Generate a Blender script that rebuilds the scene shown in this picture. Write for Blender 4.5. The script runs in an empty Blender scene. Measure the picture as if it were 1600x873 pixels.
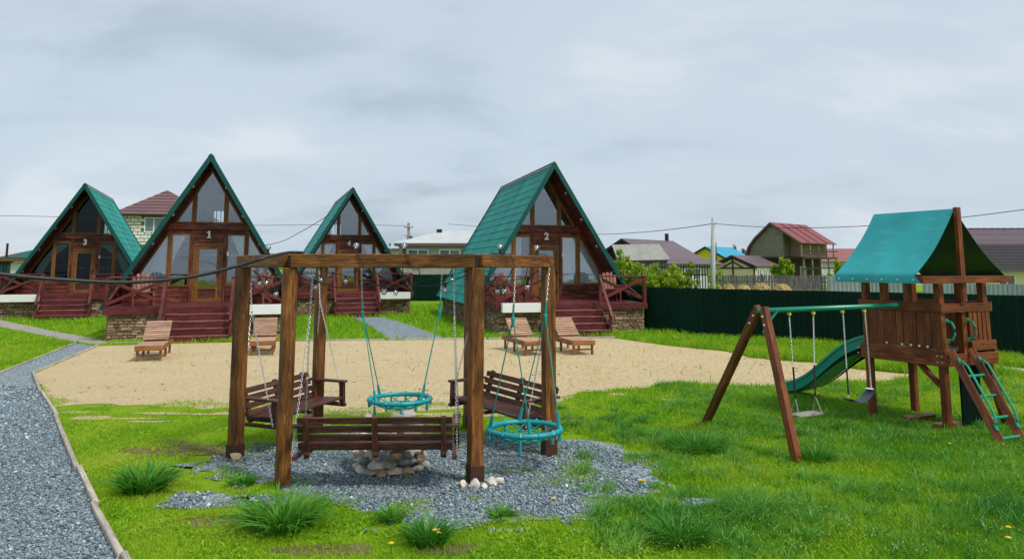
import bpy, math, random
import numpy as np
from mathutils import Vector, Matrix
random.seed(7)
RNG = np.random.default_rng(11)
S = bpy.context.scene
COL = S.collection
R = math.radians

# ------------------------------------------------------------------ camera
CAMZ = 2.26
PITCH = R(7.5)
PPY = 415 - 1200 * math.tan(PITCH)      # picture row of the lens axis (the photograph is a low crop)
cd = bpy.data.cameras.new('camera'); cam = bpy.data.objects.new('camera', cd); COL.objects.link(cam)
cam.location = (0, 0, CAMZ); cam.rotation_euler = (R(90) + PITCH, 0, 0)
cd.sensor_width = 36; cd.lens = 27.0; cd.shift_y = -(436.5 - PPY) / 1600
cd.clip_start = 0.1; cd.clip_end = 6000
S.camera = cam
S.render.resolution_x = 1024; S.render.resolution_y = 558

# ------------------------------------------------------------------ world, sun, exposure
SUN_EL, SUN_AZ = R(54), R(128)          # azimuth clockwise from +Y (view direction): sun high on the right, a little behind
W = bpy.data.worlds.new('World'); S.world = W; W.use_nodes = True
wn, wl = W.node_tree.nodes, W.node_tree.links
wn.clear()
out = wn.new('ShaderNodeOutputWorld'); bg = wn.new('ShaderNodeBackground')
sky = wn.new('ShaderNodeTexSky'); sky.sky_type = 'NISHITA'; sky.sun_disc = False
sky.sun_elevation = SUN_EL; sky.sun_rotation = SUN_AZ; sky.air_density = 1.0; sky.dust_density = 2.0
# overcast layer: soft streaks of grey cloud, projected on a flat ceiling so that streaks flatten towards the horizon
tc = wn.new('ShaderNodeTexCoord'); sep = wn.new('ShaderNodeSeparateXYZ'); wl.new(tc.outputs['Generated'], sep.inputs[0])
zz = wn.new('ShaderNodeMath'); zz.operation = 'ABSOLUTE'; wl.new(sep.outputs['Z'], zz.inputs[0])
za = wn.new('ShaderNodeMath'); za.operation = 'ADD'; za.inputs[1].default_value = 0.30; wl.new(zz.outputs[0], za.inputs[0])
dx = wn.new('ShaderNodeMath'); dx.operation = 'DIVIDE'; wl.new(sep.outputs['X'], dx.inputs[0]); wl.new(za.outputs[0], dx.inputs[1])
dy = wn.new('ShaderNodeMath'); dy.operation = 'DIVIDE'; wl.new(sep.outputs['Y'], dy.inputs[0]); wl.new(za.outputs[0], dy.inputs[1])
cmb = wn.new('ShaderNodeCombineXYZ'); wl.new(dx.outputs[0], cmb.inputs['X']); wl.new(dy.outputs[0], cmb.inputs['Y'])
def wnoise(scale, detail, dist, sx, sy, off):
    mp = wn.new('ShaderNodeMapping'); mp.inputs['Scale'].default_value = (sx, sy, 1); mp.inputs['Location'].default_value = off
    wl.new(cmb.outputs[0], mp.inputs[0])
    n = wn.new('ShaderNodeTexNoise'); n.inputs['Scale'].default_value = scale; n.inputs['Detail'].default_value = detail
    n.inputs['Roughness'].default_value = 0.52; n.inputs['Distortion'].default_value = dist
    wl.new(mp.outputs[0], n.inputs['Vector']); return n
n1 = wnoise(0.85, 6, 0.3, 0.8, 1.0, (3.1, 1.2, 0)); n2 = wnoise(2.6, 8, 0.5, 0.75, 1.25, (7.7, 4.1, 0))
nm = wn.new('ShaderNodeMix'); nm.data_type = 'FLOAT'; nm.inputs[0].default_value = 0.42
wl.new(n1.outputs['Fac'], nm.inputs[2]); wl.new(n2.outputs['Fac'], nm.inputs[3])
cr = wn.new('ShaderNodeValToRGB'); cr.color_ramp.interpolation = 'EASE'
e = cr.color_ramp.elements
e[0].position = 0.30; e[0].color = (0.40, 0.475, 0.555, 1)
e[1].position = 0.66; e[1].color = (0.655, 0.71, 0.765, 1)
k = cr.color_ramp.elements.new(0.5); k.color = (0.535, 0.62, 0.705, 1)
wl.new(nm.outputs[0], cr.inputs[0])
sk = wn.new('ShaderNodeMix'); sk.data_type = 'RGBA'; sk.blend_type = 'MULTIPLY'; sk.inputs[0].default_value = 1
sk.inputs[7].default_value = (0.1, 0.1, 0.1, 1); wl.new(sky.outputs[0], sk.inputs[6])
mx = wn.new('ShaderNodeMix'); mx.data_type = 'RGBA'; mx.inputs[0].default_value = 0.9
wl.new(sk.outputs[2], mx.inputs[6]); wl.new(cr.outputs[0], mx.inputs[7])
wl.new(mx.outputs[2], bg.inputs[0]); bg.inputs[1].default_value = 0.60
wl.new(bg.outputs[0], out.inputs[0])

sl = bpy.data.lights.new('sun', 'SUN'); sun = bpy.data.objects.new('sun', sl); COL.objects.link(sun)
sl.energy = 1.5; sl.angle = R(10); sl.color = (1.0, 0.965, 0.91)
sd = Vector((math.sin(SUN_AZ) * math.cos(SUN_EL), math.cos(SUN_AZ) * math.cos(SUN_EL), math.sin(SUN_EL)))
sun.rotation_euler = sd.to_track_quat('Z', 'Y').to_euler(); sun.location = sd * 60
S.view_settings.view_transform = 'Standard'; S.view_settings.look = 'None'
S.view_settings.exposure = 0.95; S.view_settings.gamma = 1.0; S.view_settings.use_curve_mapping = False

# ------------------------------------------------------------------ measuring: where a sight line of the photograph meets the place
def ray(px, py):
    u, v = (px - 800) / 1200.0, (PPY - py) / 1200.0
    return Vector((u, math.cos(PITCH) - v * math.sin(PITCH), math.sin(PITCH) + v * math.cos(PITCH)))
def G(px, py, z=0.0):
    d = ray(px, py); t = (z - CAMZ) / d.z
    return Vector((d.x * t, d.y * t, z))
def P(px, py, Y):
    d = ray(px, py); t = Y / d.y
    return Vector((d.x * t, Y, CAMZ + d.z * t))

# ------------------------------------------------------------------ materials
MATS = {}
def newmat(name):
    m = bpy.data.materials.new(name); m.use_nodes = True
    nt = m.node_tree; b = nt.nodes['Principled BSDF']
    MATS[name] = m
    return m, nt.nodes, nt.links, b
def coords(n, l, scale=(1, 1, 1), rnd=True, kind='Object'):
    t = n.new('ShaderNodeTexCoord'); mp = n.new('ShaderNodeMapping'); mp.inputs['Scale'].default_value = scale
    if kind == 'World':
        g = n.new('ShaderNodeNewGeometry'); l.new(g.outputs['Position'], mp.inputs[0]); return mp
    l.new(t.outputs[kind], mp.inputs[0])
    if rnd:
        oi = n.new('ShaderNodeObjectInfo'); mu = n.new('ShaderNodeMath'); mu.operation = 'MULTIPLY'; mu.inputs[1].default_value = 37.0
        l.new(oi.outputs['Random'], mu.inputs[0]); cx = n.new('ShaderNodeCombineXYZ')
        for q in range(3): l.new(mu.outputs[0], cx.inputs[q])
        l.new(cx.outputs[0], mp.inputs['Location'])
    return mp
def noise(n, l, vec, scale, detail=5, rough=0.6, dist=0.0):
    x = n.new('ShaderNodeTexNoise'); x.inputs['Scale'].default_value = scale; x.inputs['Detail'].default_value = detail
    x.inputs['Roughness'].default_value = rough; x.inputs['Distortion'].default_value = dist
    l.new(vec.outputs[0], x.inputs['Vector']); return x
def ramp(n, l, fac, stops):
    r = n.new('ShaderNodeValToRGB')
    el = r.color_ramp.elements
    while len(el) < len(stops): el.new(0.5)
    for q, (p, c) in enumerate(stops): el[q].position = p; el[q].color = (*c, 1)
    l.new(fac, r.inputs[0]); return r
def bump(n, l, b, h, strength, dist=0.01):
    u = n.new('ShaderNodeBump'); u.inputs['Strength'].default_value = strength; u.inputs['Distance'].default_value = dist
    l.new(h, u.inputs['Height']); l.new(u.outputs[0], b.inputs['Normal'])
def mixc(n, l, fac, a, b_, mode='MIX'):
    m = n.new('ShaderNodeMix'); m.data_type = 'RGBA'; m.blend_type = mode
    if isinstance(fac, float): m.inputs[0].default_value = fac
    else: l.new(fac, m.inputs[0])
    for sock, v in ((6, a), (7, b_)):
        if isinstance(v, tuple): m.inputs[sock].default_value = (*v, 1)
        else: l.new(v, m.inputs[sock])
    return m
def wood(name, dark, mid, light, rough=0.6, var=0.35, knots=True, wear=None):
    m, n, l, b = newmat(name)
    mp = coords(n, l, (1.1, 13, 13)); a = noise(n, l, mp, 2.2, 7, 0.65, 1.2)
    r = ramp(n, l, a.outputs['Fac'], [(0.28, dark), (0.5, mid), (0.74, light)])
    col = r.outputs[0]
    mp2 = coords(n, l, (1.2, 3.2, 3.2)); bl = noise(n, l, mp2, 1.6, 4, 0.6)
    rb = ramp(n, l, bl.outputs['Fac'], [(0.33, (1 - var,) * 3), (0.68, (1 + var,) * 3)])
    col = mixc(n, l, 1.0, col, rb.outputs[0], 'MULTIPLY').outputs[2]
    oi = n.new('ShaderNodeObjectInfo')
    rr = ramp(n, l, oi.outputs['Random'], [(0.0, (0.8, 0.8, 0.8)), (1.0, (1.18, 1.15, 1.12))])
    col = mixc(n, l, 1.0, col, rr.outputs[0], 'MULTIPLY').outputs[2]
    if wear:
        mp3 = coords(n, l, (2.0, 9, 9)); w = noise(n, l, mp3, 2.6, 8, 0.75)
        rw = ramp(n, l, w.outputs['Fac'], [(0.6, (0, 0, 0)), (0.72, (1, 1, 1))])
        col = mixc(n, l, rw.outputs[0], col, wear).outputs[2]
    mp4 = coords(n, l, (0.55, 17, 17)); ck = noise(n, l, mp4, 2.0, 3, 0.5, 0.3)
    rc = ramp(n, l, ck.outputs['Fac'], [(0.485, (1, 1, 1)), (0.50, (0.28, 0.25, 0.22)), (0.515, (1, 1, 1))])
    kn = n.new('ShaderNodeTexVoronoi'); kn.inputs['Scale'].default_value = 1.0; mp5 = coords(n, l, (2.2, 7, 7)); l.new(mp5.outputs[0], kn.inputs['Vector'])
    rk = ramp(n, l, kn.outputs['Distance'], [(0.06, (0.3, 0.25, 0.2)), (0.14, (1, 1, 1))])
    col = mixc(n, l, 0.8, col, rc.outputs[0], 'MULTIPLY').outputs[2]; col = mixc(n, l, 0.7, col, rk.outputs[0], 'MULTIPLY').outputs[2]
    l.new(col, b.inputs['Base Color']); b.inputs['Roughness'].default_value = rough
    b.inputs['Specular IOR Level'].default_value = 0.3
    bump(n, l, b, a.outputs['Fac'], 0.35, 0.006)
    return m
def plain(name, c, rough=0.5, metal=0.0, var=0.12, scale=3.0, spec=0.5, bmp=0.0, bscale=40, sheen=0):
    m, n, l, b = newmat(name)
    mp = coords(n, l); a = noise(n, l, mp, scale, 6, 0.65)
    r = ramp(n, l, a.outputs['Fac'], [(0.3, tuple(x * (1 - var) for x in c)), (0.7, tuple(min(1, x * (1 + var)) for x in c))])
    oi = n.new('ShaderNodeObjectInfo'); rr = ramp(n, l, oi.outputs['Random'], [(0.0, (0.86, 0.86, 0.86)), (1.0, (1.14, 1.14, 1.14))])
    l.new(mixc(n, l, 1.0, r.outputs[0], rr.outputs[0], 'MULTIPLY').outputs[2], b.inputs['Base Color']); b.inputs['Roughness'].default_value = rough
    b.inputs['Metallic'].default_value = metal; b.inputs['Specular IOR Level'].default_value = spec
    if bmp:
        q = noise(n, l, mp, bscale, 4); bump(n, l, b, q.outputs['Fac'], bmp, 0.01)
    return m
wood('pergola_wood', (0.036, 0.011, 0.003), (0.165, 0.060, 0.013), (0.35, 0.150, 0.038), 0.62, 0.5, wear=(0.40, 0.21, 0.075))
wood('bench_wood', (0.020, 0.0075, 0.005), (0.078, 0.027, 0.019), (0.18, 0.074, 0.054), 0.5, 0.3)
wood('cabin_wood', (0.026, 0.007, 0.004), (0.13, 0.032, 0.018), (0.30, 0.095, 0.052), 0.5, 0.75, wear=(0.36, 0.16, 0.10))
wood('step_wood', (0.042, 0.009, 0.009), (0.115, 0.020, 0.020), (0.20, 0.046, 0.040), 0.45, 0.4)
wood('tread_wood', (0.10, 0.025, 0.025), (0.22, 0.075, 0.070), (0.34, 0.14, 0.13), 0.5, 0.35)
wood('chair_wood', (0.11, 0.034, 0.022), (0.21, 0.072, 0.048), (0.33, 0.135, 0.095), 0.5, 0.3)
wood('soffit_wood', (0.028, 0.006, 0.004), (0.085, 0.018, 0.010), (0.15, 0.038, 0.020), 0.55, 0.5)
wood('frame_wood', (0.11, 0.042, 0.009), (0.22, 0.092, 0.020), (0.33, 0.150, 0.038), 0.42, 0.2)
wood('lounger_wood', (0.27, 0.145, 0.088), (0.44, 0.265, 0.175), (0.56, 0.38, 0.27), 0.6, 0.25)
wood('lounger_frame_wood', (0.13, 0.05, 0.017), (0.25, 0.105, 0.036), (0.36, 0.17, 0.07), 0.55, 0.3)
wood('play_wood', (0.055, 0.014, 0.004), (0.175, 0.045, 0.012), (0.31, 0.098, 0.030), 0.5, 0.4)
wood('grey_wood', (0.14, 0.125, 0.105), (0.24, 0.22, 0.195), (0.36, 0.33, 0.30), 0.8, 0.3)
wood('old_fence_wood', (0.07, 0.068, 0.07), (0.135, 0.13, 0.13), (0.23, 0.22, 0.215), 0.85, 0.35)
wood('edging_wood', (0.25, 0.215, 0.165), (0.40, 0.355, 0.29), (0.53, 0.48, 0.40), 0.8, 0.25)
plain('roof_green', (0.014, 0.245, 0.21), 0.5, 0.0, 0.2, 1.2, 0.25)
plain('trim_green', (0.003, 0.075, 0.062), 0.5, 0.0, 0.15, 3, 0.25)
plain('ridge_metal', (0.30, 0.42, 0.42), 0.4, 0.3, 0.12)
plain('fence_green', (0.004, 0.024, 0.016), 0.6, 0.0, 0.25, 0.8, 0.08)
plain('white_paint', (0.74, 0.74, 0.72), 0.5, 0, 0.06, 2.0)
plain('number_white', (0.82, 0.82, 0.80), 0.4, 0, 0.02)
plain('steel', (0.55, 0.56, 0.57), 0.35, 0.85, 0.15)
plain('black_rubber', (0.012, 0.013, 0.015), 0.5, 0, 0.2)
plain('sleeve_metal', (0.060, 0.022, 0.014), 0.5, 0.1, 0.4, 6)
plain('teal_plastic', (0.004, 0.30, 0.325), 0.42, 0, 0.12, 8)
plain('rope_teal', (0.010, 0.26, 0.21), 0.7, 0, 0.25, 20)
plain('green_tube', (0.006, 0.27, 0.155), 0.3, 0, 0.1)
plain('slide_green', (0.006, 0.26, 0.20), 0.4, 0, 0.12)
plain('slide_and_shade_dark', (0.003, 0.012, 0.009), 0.7, 0, 0.1, 3, 0.06)
plain('yellow_cap', (0.62, 0.46, 0.03), 0.4, 0, 0.1)
plain('yellow_rope', (0.48, 0.40, 0.05), 0.7, 0, 0.2)
plain('belt_rubber', (0.030, 0.040, 0.055), 0.45, 0, 0.2)
plain('tag_white', (0.8, 0.82, 0.84), 0.4, 0, 0.02)
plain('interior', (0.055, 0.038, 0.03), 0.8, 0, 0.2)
plain('lamp_white', (0.85, 0.85, 0.82), 0.3, 0, 0.02)
plain('concrete', (0.36, 0.335, 0.285), 0.85, 0, 0.22, 4.0, 0.2, 0.4, 60)
plain('pole_concrete', (0.42, 0.42, 0.40), 0.8, 0, 0.15, 3, 0.2)
plain('hay', (0.40, 0.29, 0.115), 0.9, 0, 0.35, 9, 0.1, 0.8, 60)
plain('roof_purple', (0.130, 0.088, 0.105), 0.5, 0, 0.12, 1)
plain('roof_plum_dark', (0.040, 0.032, 0.042), 0.5, 0, 0.15, 1)
plain('roof_brown', (0.145, 0.075, 0.078), 0.5, 0, 0.15, 1)
plain('roof_red', (0.190, 0.038, 0.040), 0.5, 0, 0.25, 2)
plain('roof_red_far', (0.24, 0.085, 0.072), 0.6, 0, 0.1, 1)
plain('roof_blue', (0.01, 0.30, 0.46), 0.5, 0, 0.1, 1)
plain('roof_pale', (0.46, 0.48, 0.47), 0.55, 0, 0.12, 1)
plain('roof_pale_blue', (0.36, 0.47, 0.53), 0.55, 0, 0.08, 1)
plain('roof_beige', (0.44, 0.42, 0.37), 0.6, 0, 0.1, 1)
plain('wall_yellow', (0.70, 0.58, 0.02), 0.7, 0, 0.06)
plain('wall_cream', (0.66, 0.58, 0.36), 0.7, 0, 0.06)
plain('wall_straw', (0.62, 0.57, 0.33), 0.7, 0, 0.06)
plain('wall_pale', (0.50, 0.52, 0.52), 0.7, 0, 0.08)
plain('wall_grey', (0.30, 0.29, 0.26), 0.85, 0, 0.15, 2)
plain('wall_block', (0.66, 0.65, 0.58), 0.9, 0, 0.08, 4)
plain('mortar', (0.16, 0.16, 0.14), 0.95, 0, 0.15, 4)
plain('wall_slag', (0.19, 0.185, 0.135), 0.95, 0, 0.22, 3.0, 0.1, 0.6, 25)
plain('wall_clay', (0.33, 0.265, 0.145), 0.95, 0, 0.15, 3.0)
plain('wall_brickdark', (0.085, 0.04, 0.03), 0.9, 0, 0.3, 6.0)
plain('dark_wood', (0.028, 0.016, 0.013), 0.7, 0, 0.2)
plain('slate_sheet', (0.29, 0.34, 0.35), 0.75, 0, 0.12, 1.5, 0.3)
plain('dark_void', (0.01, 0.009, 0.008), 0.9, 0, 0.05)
plain('bark', (0.10, 0.07, 0.045), 0.9, 0, 0.3, 8)
plain('white_rock', (0.62, 0.56, 0.46), 0.85, 0, 0.25, 7.0, 0.2, 0.5, 18)
plain('pit_rock', (0.40, 0.37, 0.31), 0.85, 0, 0.40, 5.0, 0.2, 0.6, 16)
plain('pit_rock_tan', (0.40, 0.29, 0.17), 0.85, 0, 0.35, 5.0, 0.2, 0.6, 16)
plain('pit_rock_blue', (0.24, 0.27, 0.29), 0.85, 0, 0.35, 5.0, 0.2, 0.6, 16)
plain('ash', (0.10, 0.095, 0.09), 0.95, 0, 0.3, 12)
plain('flower_yellow', (0.80, 0.52, 0.01), 0.6, 0, 0.1)
plain('seed_head', (0.50, 0.54, 0.20), 0.8, 0, 0.2)
plain('litter', (0.16, 0.11, 0.05), 0.9, 0, 0.5, 9)
plain('far_glass', (0.10, 0.14, 0.17), 0.1, 0, 0.1, 2, 0.8)

def canopy_mat(name, c):
    m, n, l, b = newmat(name)
    mp = coords(n, l, (1, 1, 1)); a = noise(n, l, mp, 2.0, 6, 0.6)
    mp2 = coords(n, l, (9.0, 1.5, 1.5)); s = noise(n, l, mp2, 1.4, 4, 0.5, 0.4)
    r = ramp(n, l, a.outputs['Fac'], [(0.3, tuple(x * 0.85 for x in c)), (0.7, tuple(x * 1.12 for x in c))])
    rs = ramp(n, l, s.outputs['Fac'], [(0.60, (0, 0, 0)), (0.75, (0.22, 0.22, 0.22))])
    mm = mixc(n, l, rs.outputs[0], r.outputs[0], (0.35, 0.55, 0.55))
    l.new(mm.outputs[2], b.inputs['Base Color']); b.inputs['Roughness'].default_value = 0.5
    bump(n, l, b, a.outputs['Fac'], 0.25, 0.02)
canopy_mat('canopy_cloth', (0.004, 0.30, 0.31))
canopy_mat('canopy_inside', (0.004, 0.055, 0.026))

def glass(name, tint, refl):
    m, n, l, b = newmat(name); o = n['Material Output']; n.remove(b)
    g = n.new('ShaderNodeBsdfGlossy'); g.inputs['Roughness'].default_value = 0.03; g.inputs['Color'].default_value = (0.86, 0.92, 0.98, 1)
    t = n.new('ShaderNodeBsdfTransparent'); t.inputs['Color'].default_value = (*tint, 1)
    f = n.new('ShaderNodeFresnel'); f.inputs['IOR'].default_value = 1.5
    ad = n.new('ShaderNodeMath'); ad.operation = 'ADD'; ad.use_clamp = True; ad.inputs[1].default_value = refl; l.new(f.outputs[0], ad.inputs[0])
    mp = coords(n, l, (1, 1, 1)); a = noise(n, l, mp, 1.2, 2, 0.5)
    u = n.new('ShaderNodeBump'); u.inputs['Strength'].default_value = 0.05; u.inputs['Distance'].default_value = 0.05
    l.new(a.outputs['Fac'], u.inputs['Height']); l.new(u.outputs[0], g.inputs['Normal'])
    x = n.new('ShaderNodeMixShader'); l.new(ad.outputs[0], x.inputs[0]); l.new(t.outputs[0], x.inputs[1]); l.new(g.outputs[0], x.inputs[2])
    l.new(x.outputs[0], o.inputs['Surface']); return m
glass('window_glass', (0.96, 0.98, 0.99), 0.10)
glass('window_glass_dark', (0.6, 0.68, 0.66), -0.022)
glass('bulb_glass', (0.95, 0.95, 0.95), 0.22)

def leafmat(name, stops, trans=0.35, rough=0.55, wscale=0.9, vary=0.5):
    m, n, l, b = newmat(name); o = n['Material Output']
    at = n.new('ShaderNodeAttribute'); at.attribute_name = 'tone'
    mp = coords(n, l, (1, 1, 1), kind='World'); a = noise(n, l, mp, wscale, 5, 0.62)
    mu = n.new('ShaderNodeMix'); mu.data_type = 'FLOAT'; mu.inputs[0].default_value = vary
    l.new(at.outputs['Fac'], mu.inputs[2]); l.new(a.outputs['Fac'], mu.inputs[3])
    r = ramp(n, l, mu.outputs[0], stops)
    l.new(r.outputs[0], b.inputs['Base Color']); b.inputs['Roughness'].default_value = rough; b.inputs['Specular IOR Level'].default_value = 0.25
    tr = n.new('ShaderNodeBsdfTranslucent'); l.new(r.outputs[0], tr.inputs['Color'])
    x = n.new('ShaderNodeMixShader'); x.inputs[0].default_value = trans
    l.new(b.outputs[0], x.inputs[1]); l.new(tr.outputs[0], x.inputs[2]); l.new(x.outputs[0], o.inputs['Surface'])
    return m
leafmat('grass_blade', [(0.16, (0.032, 0.15, 0.010)), (0.38, (0.13, 0.36, 0.010)), (0.60, (0.34, 0.54, 0.012)), (0.88, (0.60, 0.55, 0.13))], 0.42)
leafmat('clump_blade', [(0.2, (0.018, 0.125, 0.014)), (0.5, (0.075, 0.285, 0.022)), (0.8, (0.22, 0.44, 0.06))], 0.35, 0.35)
leafmat('bush_leaf', [(0.2, (0.06, 0.17, 0.012)), (0.5, (0.24, 0.38, 0.016)), (0.8, (0.48, 0.52, 0.05))], 0.35)
leafmat('tree_leaf_far', [(0.2, (0.06, 0.10, 0.04)), (0.5, (0.13, 0.19, 0.08)), (0.8, (0.20, 0.25, 0.12))], 0.3)

def groundmat(name, stops, wscale, bscale, bstr, stops2=None, fine=45, rough=0.95):
    m, n, l, b = newmat(name)
    mp = coords(n, l, (1, 1, 1), kind='World')
    a = noise(n, l, mp, wscale, 8, 0.66); f = noise(n, l, mp, fine, 5, 0.7)
    mu = n.new('ShaderNodeMix'); mu.data_type = 'FLOAT'; mu.inputs[0].default_value = 0.45
    l.new(a.outputs['Fac'], mu.inputs[2]); l.new(f.outputs['Fac'], mu.inputs[3])
    r = ramp(n, l, mu.outputs[0], stops); col = r.outputs[0]
    if stops2:
        a2 = noise(n, l, mp, stops2[0], 7, 0.7)
        rw = ramp(n, l, a2.outputs['Fac'], [(stops2[1], (0, 0, 0)), (stops2[2], (1, 1, 1))])
        col = mixc(n, l, rw.outputs[0], col, stops2[3]).outputs[2]
    l.new(col, b.inputs['Base Color']); b.inputs['Roughness'].default_value = rough; b.inputs['Specular IOR Level'].default_value = 0.1
    q = noise(n, l, mp, bscale, 6, 0.7); bump(n, l, b, q.outputs['Fac'], bstr, 0.03 if name != 'sand' else 0.2)
groundmat('lawn_soil', [(0.3, (0.10, 0.20, 0.008)), (0.52, (0.19, 0.31, 0.010)), (0.75, (0.28, 0.33, 0.03))], 0.9, 30, 0.6, (0.8, 0.63, 0.74, (0.20, 0.15, 0.07)))
groundmat('sand', [(0.28, (0.50, 0.355, 0.18)), (0.42, (0.79, 0.605, 0.33)), (0.68, (0.86, 0.70, 0.43))], 0.9, 7, 1.0, (4.2, 0.61, 0.70, (0.38, 0.26, 0.11)), 12)
groundmat('bare_soil', [(0.3, (0.085, 0.055, 0.032)), (0.5, (0.19, 0.13, 0.075)), (0.72, (0.33, 0.25, 0.15))], 2.5, 25, 0.9, None, 60)
def gravelmat(name):
    m, n, l, b = newmat(name)
    mp = coords(n, l, (1, 1, 1), kind='World')
    v = n.new('ShaderNodeTexVoronoi'); v.inputs['Scale'].default_value = 42; l.new(mp.outputs[0], v.inputs['Vector'])
    r = ramp(n, l, v.outputs['Color'], [(0.1, (0.05, 0.068, 0.078)), (0.5, (0.19, 0.245, 0.27)), (0.9, (0.44, 0.50, 0.52))])
    a = noise(n, l, mp, 0.9, 6, 0.65)
    ra = ramp(n, l, a.outputs['Fac'], [(0.60, (0, 0, 0)), (0.74, (0.6, 0.6, 0.6))])
    c = mixc(n, l, ra.outputs[0], r.outputs[0], (0.17, 0.14, 0.10))
    l.new(c.outputs[2], b.inputs['Base Color']); b.inputs['Roughness'].default_value = 0.85
    bump(n, l, b, v.outputs['Distance'], 0.9, 0.02)
gravelmat('gravel_ground')
m_, n_, l_, b_ = newmat('gravel_stone')
at_ = n_.new('ShaderNodeAttribute'); at_.attribute_name = 'tone'
r_ = ramp(n_, l_, at_.outputs['Fac'], [(0.0, (0.05, 0.07, 0.082)), (0.45, (0.19, 0.25, 0.28)), (0.8, (0.38, 0.45, 0.48)), (1.0, (0.66, 0.70, 0.71))])
l_.new(r_.outputs[0], b_.inputs['Base Color']); b_.inputs['Roughness'].default_value = 0.75
m_, n_, l_, b_ = newmat('cladding_stone')
at_ = n_.new('ShaderNodeAttribute'); at_.attribute_name = 'tone'
mp_ = coords(n_, l_, (1, 1, 1)); a_ = noise(n_, l_, mp_, 14, 5, 0.6)
mu_ = n_.new('ShaderNodeMix'); mu_.data_type = 'FLOAT'; mu_.inputs[0].default_value = 0.4
l_.new(at_.outputs['Fac'], mu_.inputs[2]); l_.new(a_.outputs['Fac'], mu_.inputs[3])
r_ = ramp(n_, l_, mu_.outputs[0], [(0.15, (0.095, 0.052, 0.030)), (0.5, (0.26, 0.165, 0.092)), (0.85, (0.48, 0.35, 0.215))])
l_.new(r_.outputs[0], b_.inputs['Base Color']); b_.inputs['Roughness'].default_value = 0.85
bump(n_, l_, b_, a_.outputs['Fac'], 0.5, 0.02)
plain('cladding_joint', (0.050, 0.036, 0.028), 0.95, 0, 0.2, 8)
def curtainmat():
    m, n, l, b = newmat('curtain'); o = n['Material Output']
    b.inputs['Base Color'].default_value = (0.72, 0.80, 0.84, 1); b.inputs['Roughness'].default_value = 0.8
    mp = coords(n, l, (26, 1, 1.5)); a = noise(n, l, mp, 1.0, 3, 0.5); r = ramp(n, l, a.outputs['Fac'], [(0.3, (0.78, 0.88, 0.92)), (0.7, (0.90, 0.95, 0.97))])
    l.new(r.outputs[0], b.inputs['Base Color'])
    t = n.new('ShaderNodeBsdfTranslucent'); t.inputs['Color'].default_value = (0.8, 0.86, 0.9, 1)
    x = n.new('ShaderNodeMixShader'); x.inputs[0].default_value = 0.2
    l.new(b.outputs[0], x.inputs[1]); l.new(t.outputs[0], x.inputs[2]); l.new(x.outputs[0], o.inputs['Surface'])
curtainmat()

# ------------------------------------------------------------------ object helpers
def link(name, me, mat=None, parent=None, M=None):
    o = bpy.data.objects.new(name, me); COL.objects.link(o)
    if parent is not None: o.parent = parent
    if M is not None: o.matrix_basis = M
    if mat and me and not me.materials: me.materials.append(MATS[mat])
    return o
def tag(o, label=None, cat=None, group=None, kind=None):
    if label: o['label'] = label
    if cat: o['category'] = cat
    if group: o['group'] = group
    if kind: o['kind'] = kind
    return o
def thing(name, label, cat, loc=(0, 0, 0), rz=0.0, group=None):
    o = link(name, None); o.location = loc; o.rotation_euler = (0, 0, rz); o.empty_display_size = 0.2
    return tag(o, label, cat, group)
CACHE = {}
def boxmesh(L, w, h, bev, mat):
    key = (round(L, 4), round(w, 4), round(h, 4), round(bev, 4), mat)
    if key in CACHE: return CACHE[key]
    b = min(bev, L * 0.3, w * 0.3, h * 0.3); a = (L / 2, w / 2, h / 2)
    vs, idx = [], {}
    for sx in (-1, 1):
        for sy in (-1, 1):
            for sz in (-1, 1):
                s = (sx, sy, sz)
                for ax in range(3):
                    idx[(s, ax)] = len(vs)
                    vs.append(tuple(s[q] * (a[q] if q == ax else a[q] - b) for q in range(3)))
    fs = []
    for ax in range(3):
        u, v = [q for q in range(3) if q != ax]
        for sg in (-1, 1):
            f = []
            for (cu, cv) in ((-1, -1), (1, -1), (1, 1), (-1, 1)):
                s = [0, 0, 0]; s[ax] = sg; s[u] = cu; s[v] = cv; f.append(idx[(tuple(s), ax)])
            fs.append(f)
    for ax in range(3):
        u, v = [q for q in range(3) if q != ax]
        for cu in (-1, 1):
            for cv in (-1, 1):
                def pt(sg, f_):
                    s = [0, 0, 0]; s[ax] = sg; s[u] = cu; s[v] = cv; return idx[(tuple(s), f_)]
                fs.append([pt(-1, u), pt(1, u), pt(1, v), pt(-1, v)])
    for sx in (-1, 1):
        for sy in (-1, 1):
            for sz in (-1, 1): fs.append([idx[((sx, sy, sz), q)] for q in range(3)])
    # orient outwards
    ff = []
    for f in fs:
        p = [Vector(vs[q]) for q in f]; nn = (p[1] - p[0]).cross(p[2] - p[0]); c = sum(p, Vector()) / len(p)
        ff.append(f if nn.dot(c) > 0 else f[::-1])
    me = bpy.data.meshes.new('box'); me.from_pydata(vs, [], ff); me.materials.append(MATS[mat])
    CACHE[key] = me
    return me
def bar(name, parent, p0, p1, w, h, mat, up=(0, 0, 1), bev=0.004):
    """a straight piece of wood or metal from p0 to p1; w across, h along 'up'"""
    p0, p1 = Vector(p0), Vector(p1); d = p1 - p0; L = d.length; x = d / L
    u = Vector(up); u = u - x * u.dot(x)
    if u.length < 1e-4: u = Vector((0, 1, 0)) - x * x.y
    u.normalize(); y = u.cross(x)
    M = Matrix(((x.x, y.x, u.x, 0), (x.y, y.y, u.y, 0), (x.z, y.z, u.z, 0), (0, 0, 0, 1))); M.translation = (p0 + p1) / 2
    return link(name, boxmesh(L, w, h, bev, mat), None, parent, M)
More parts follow.
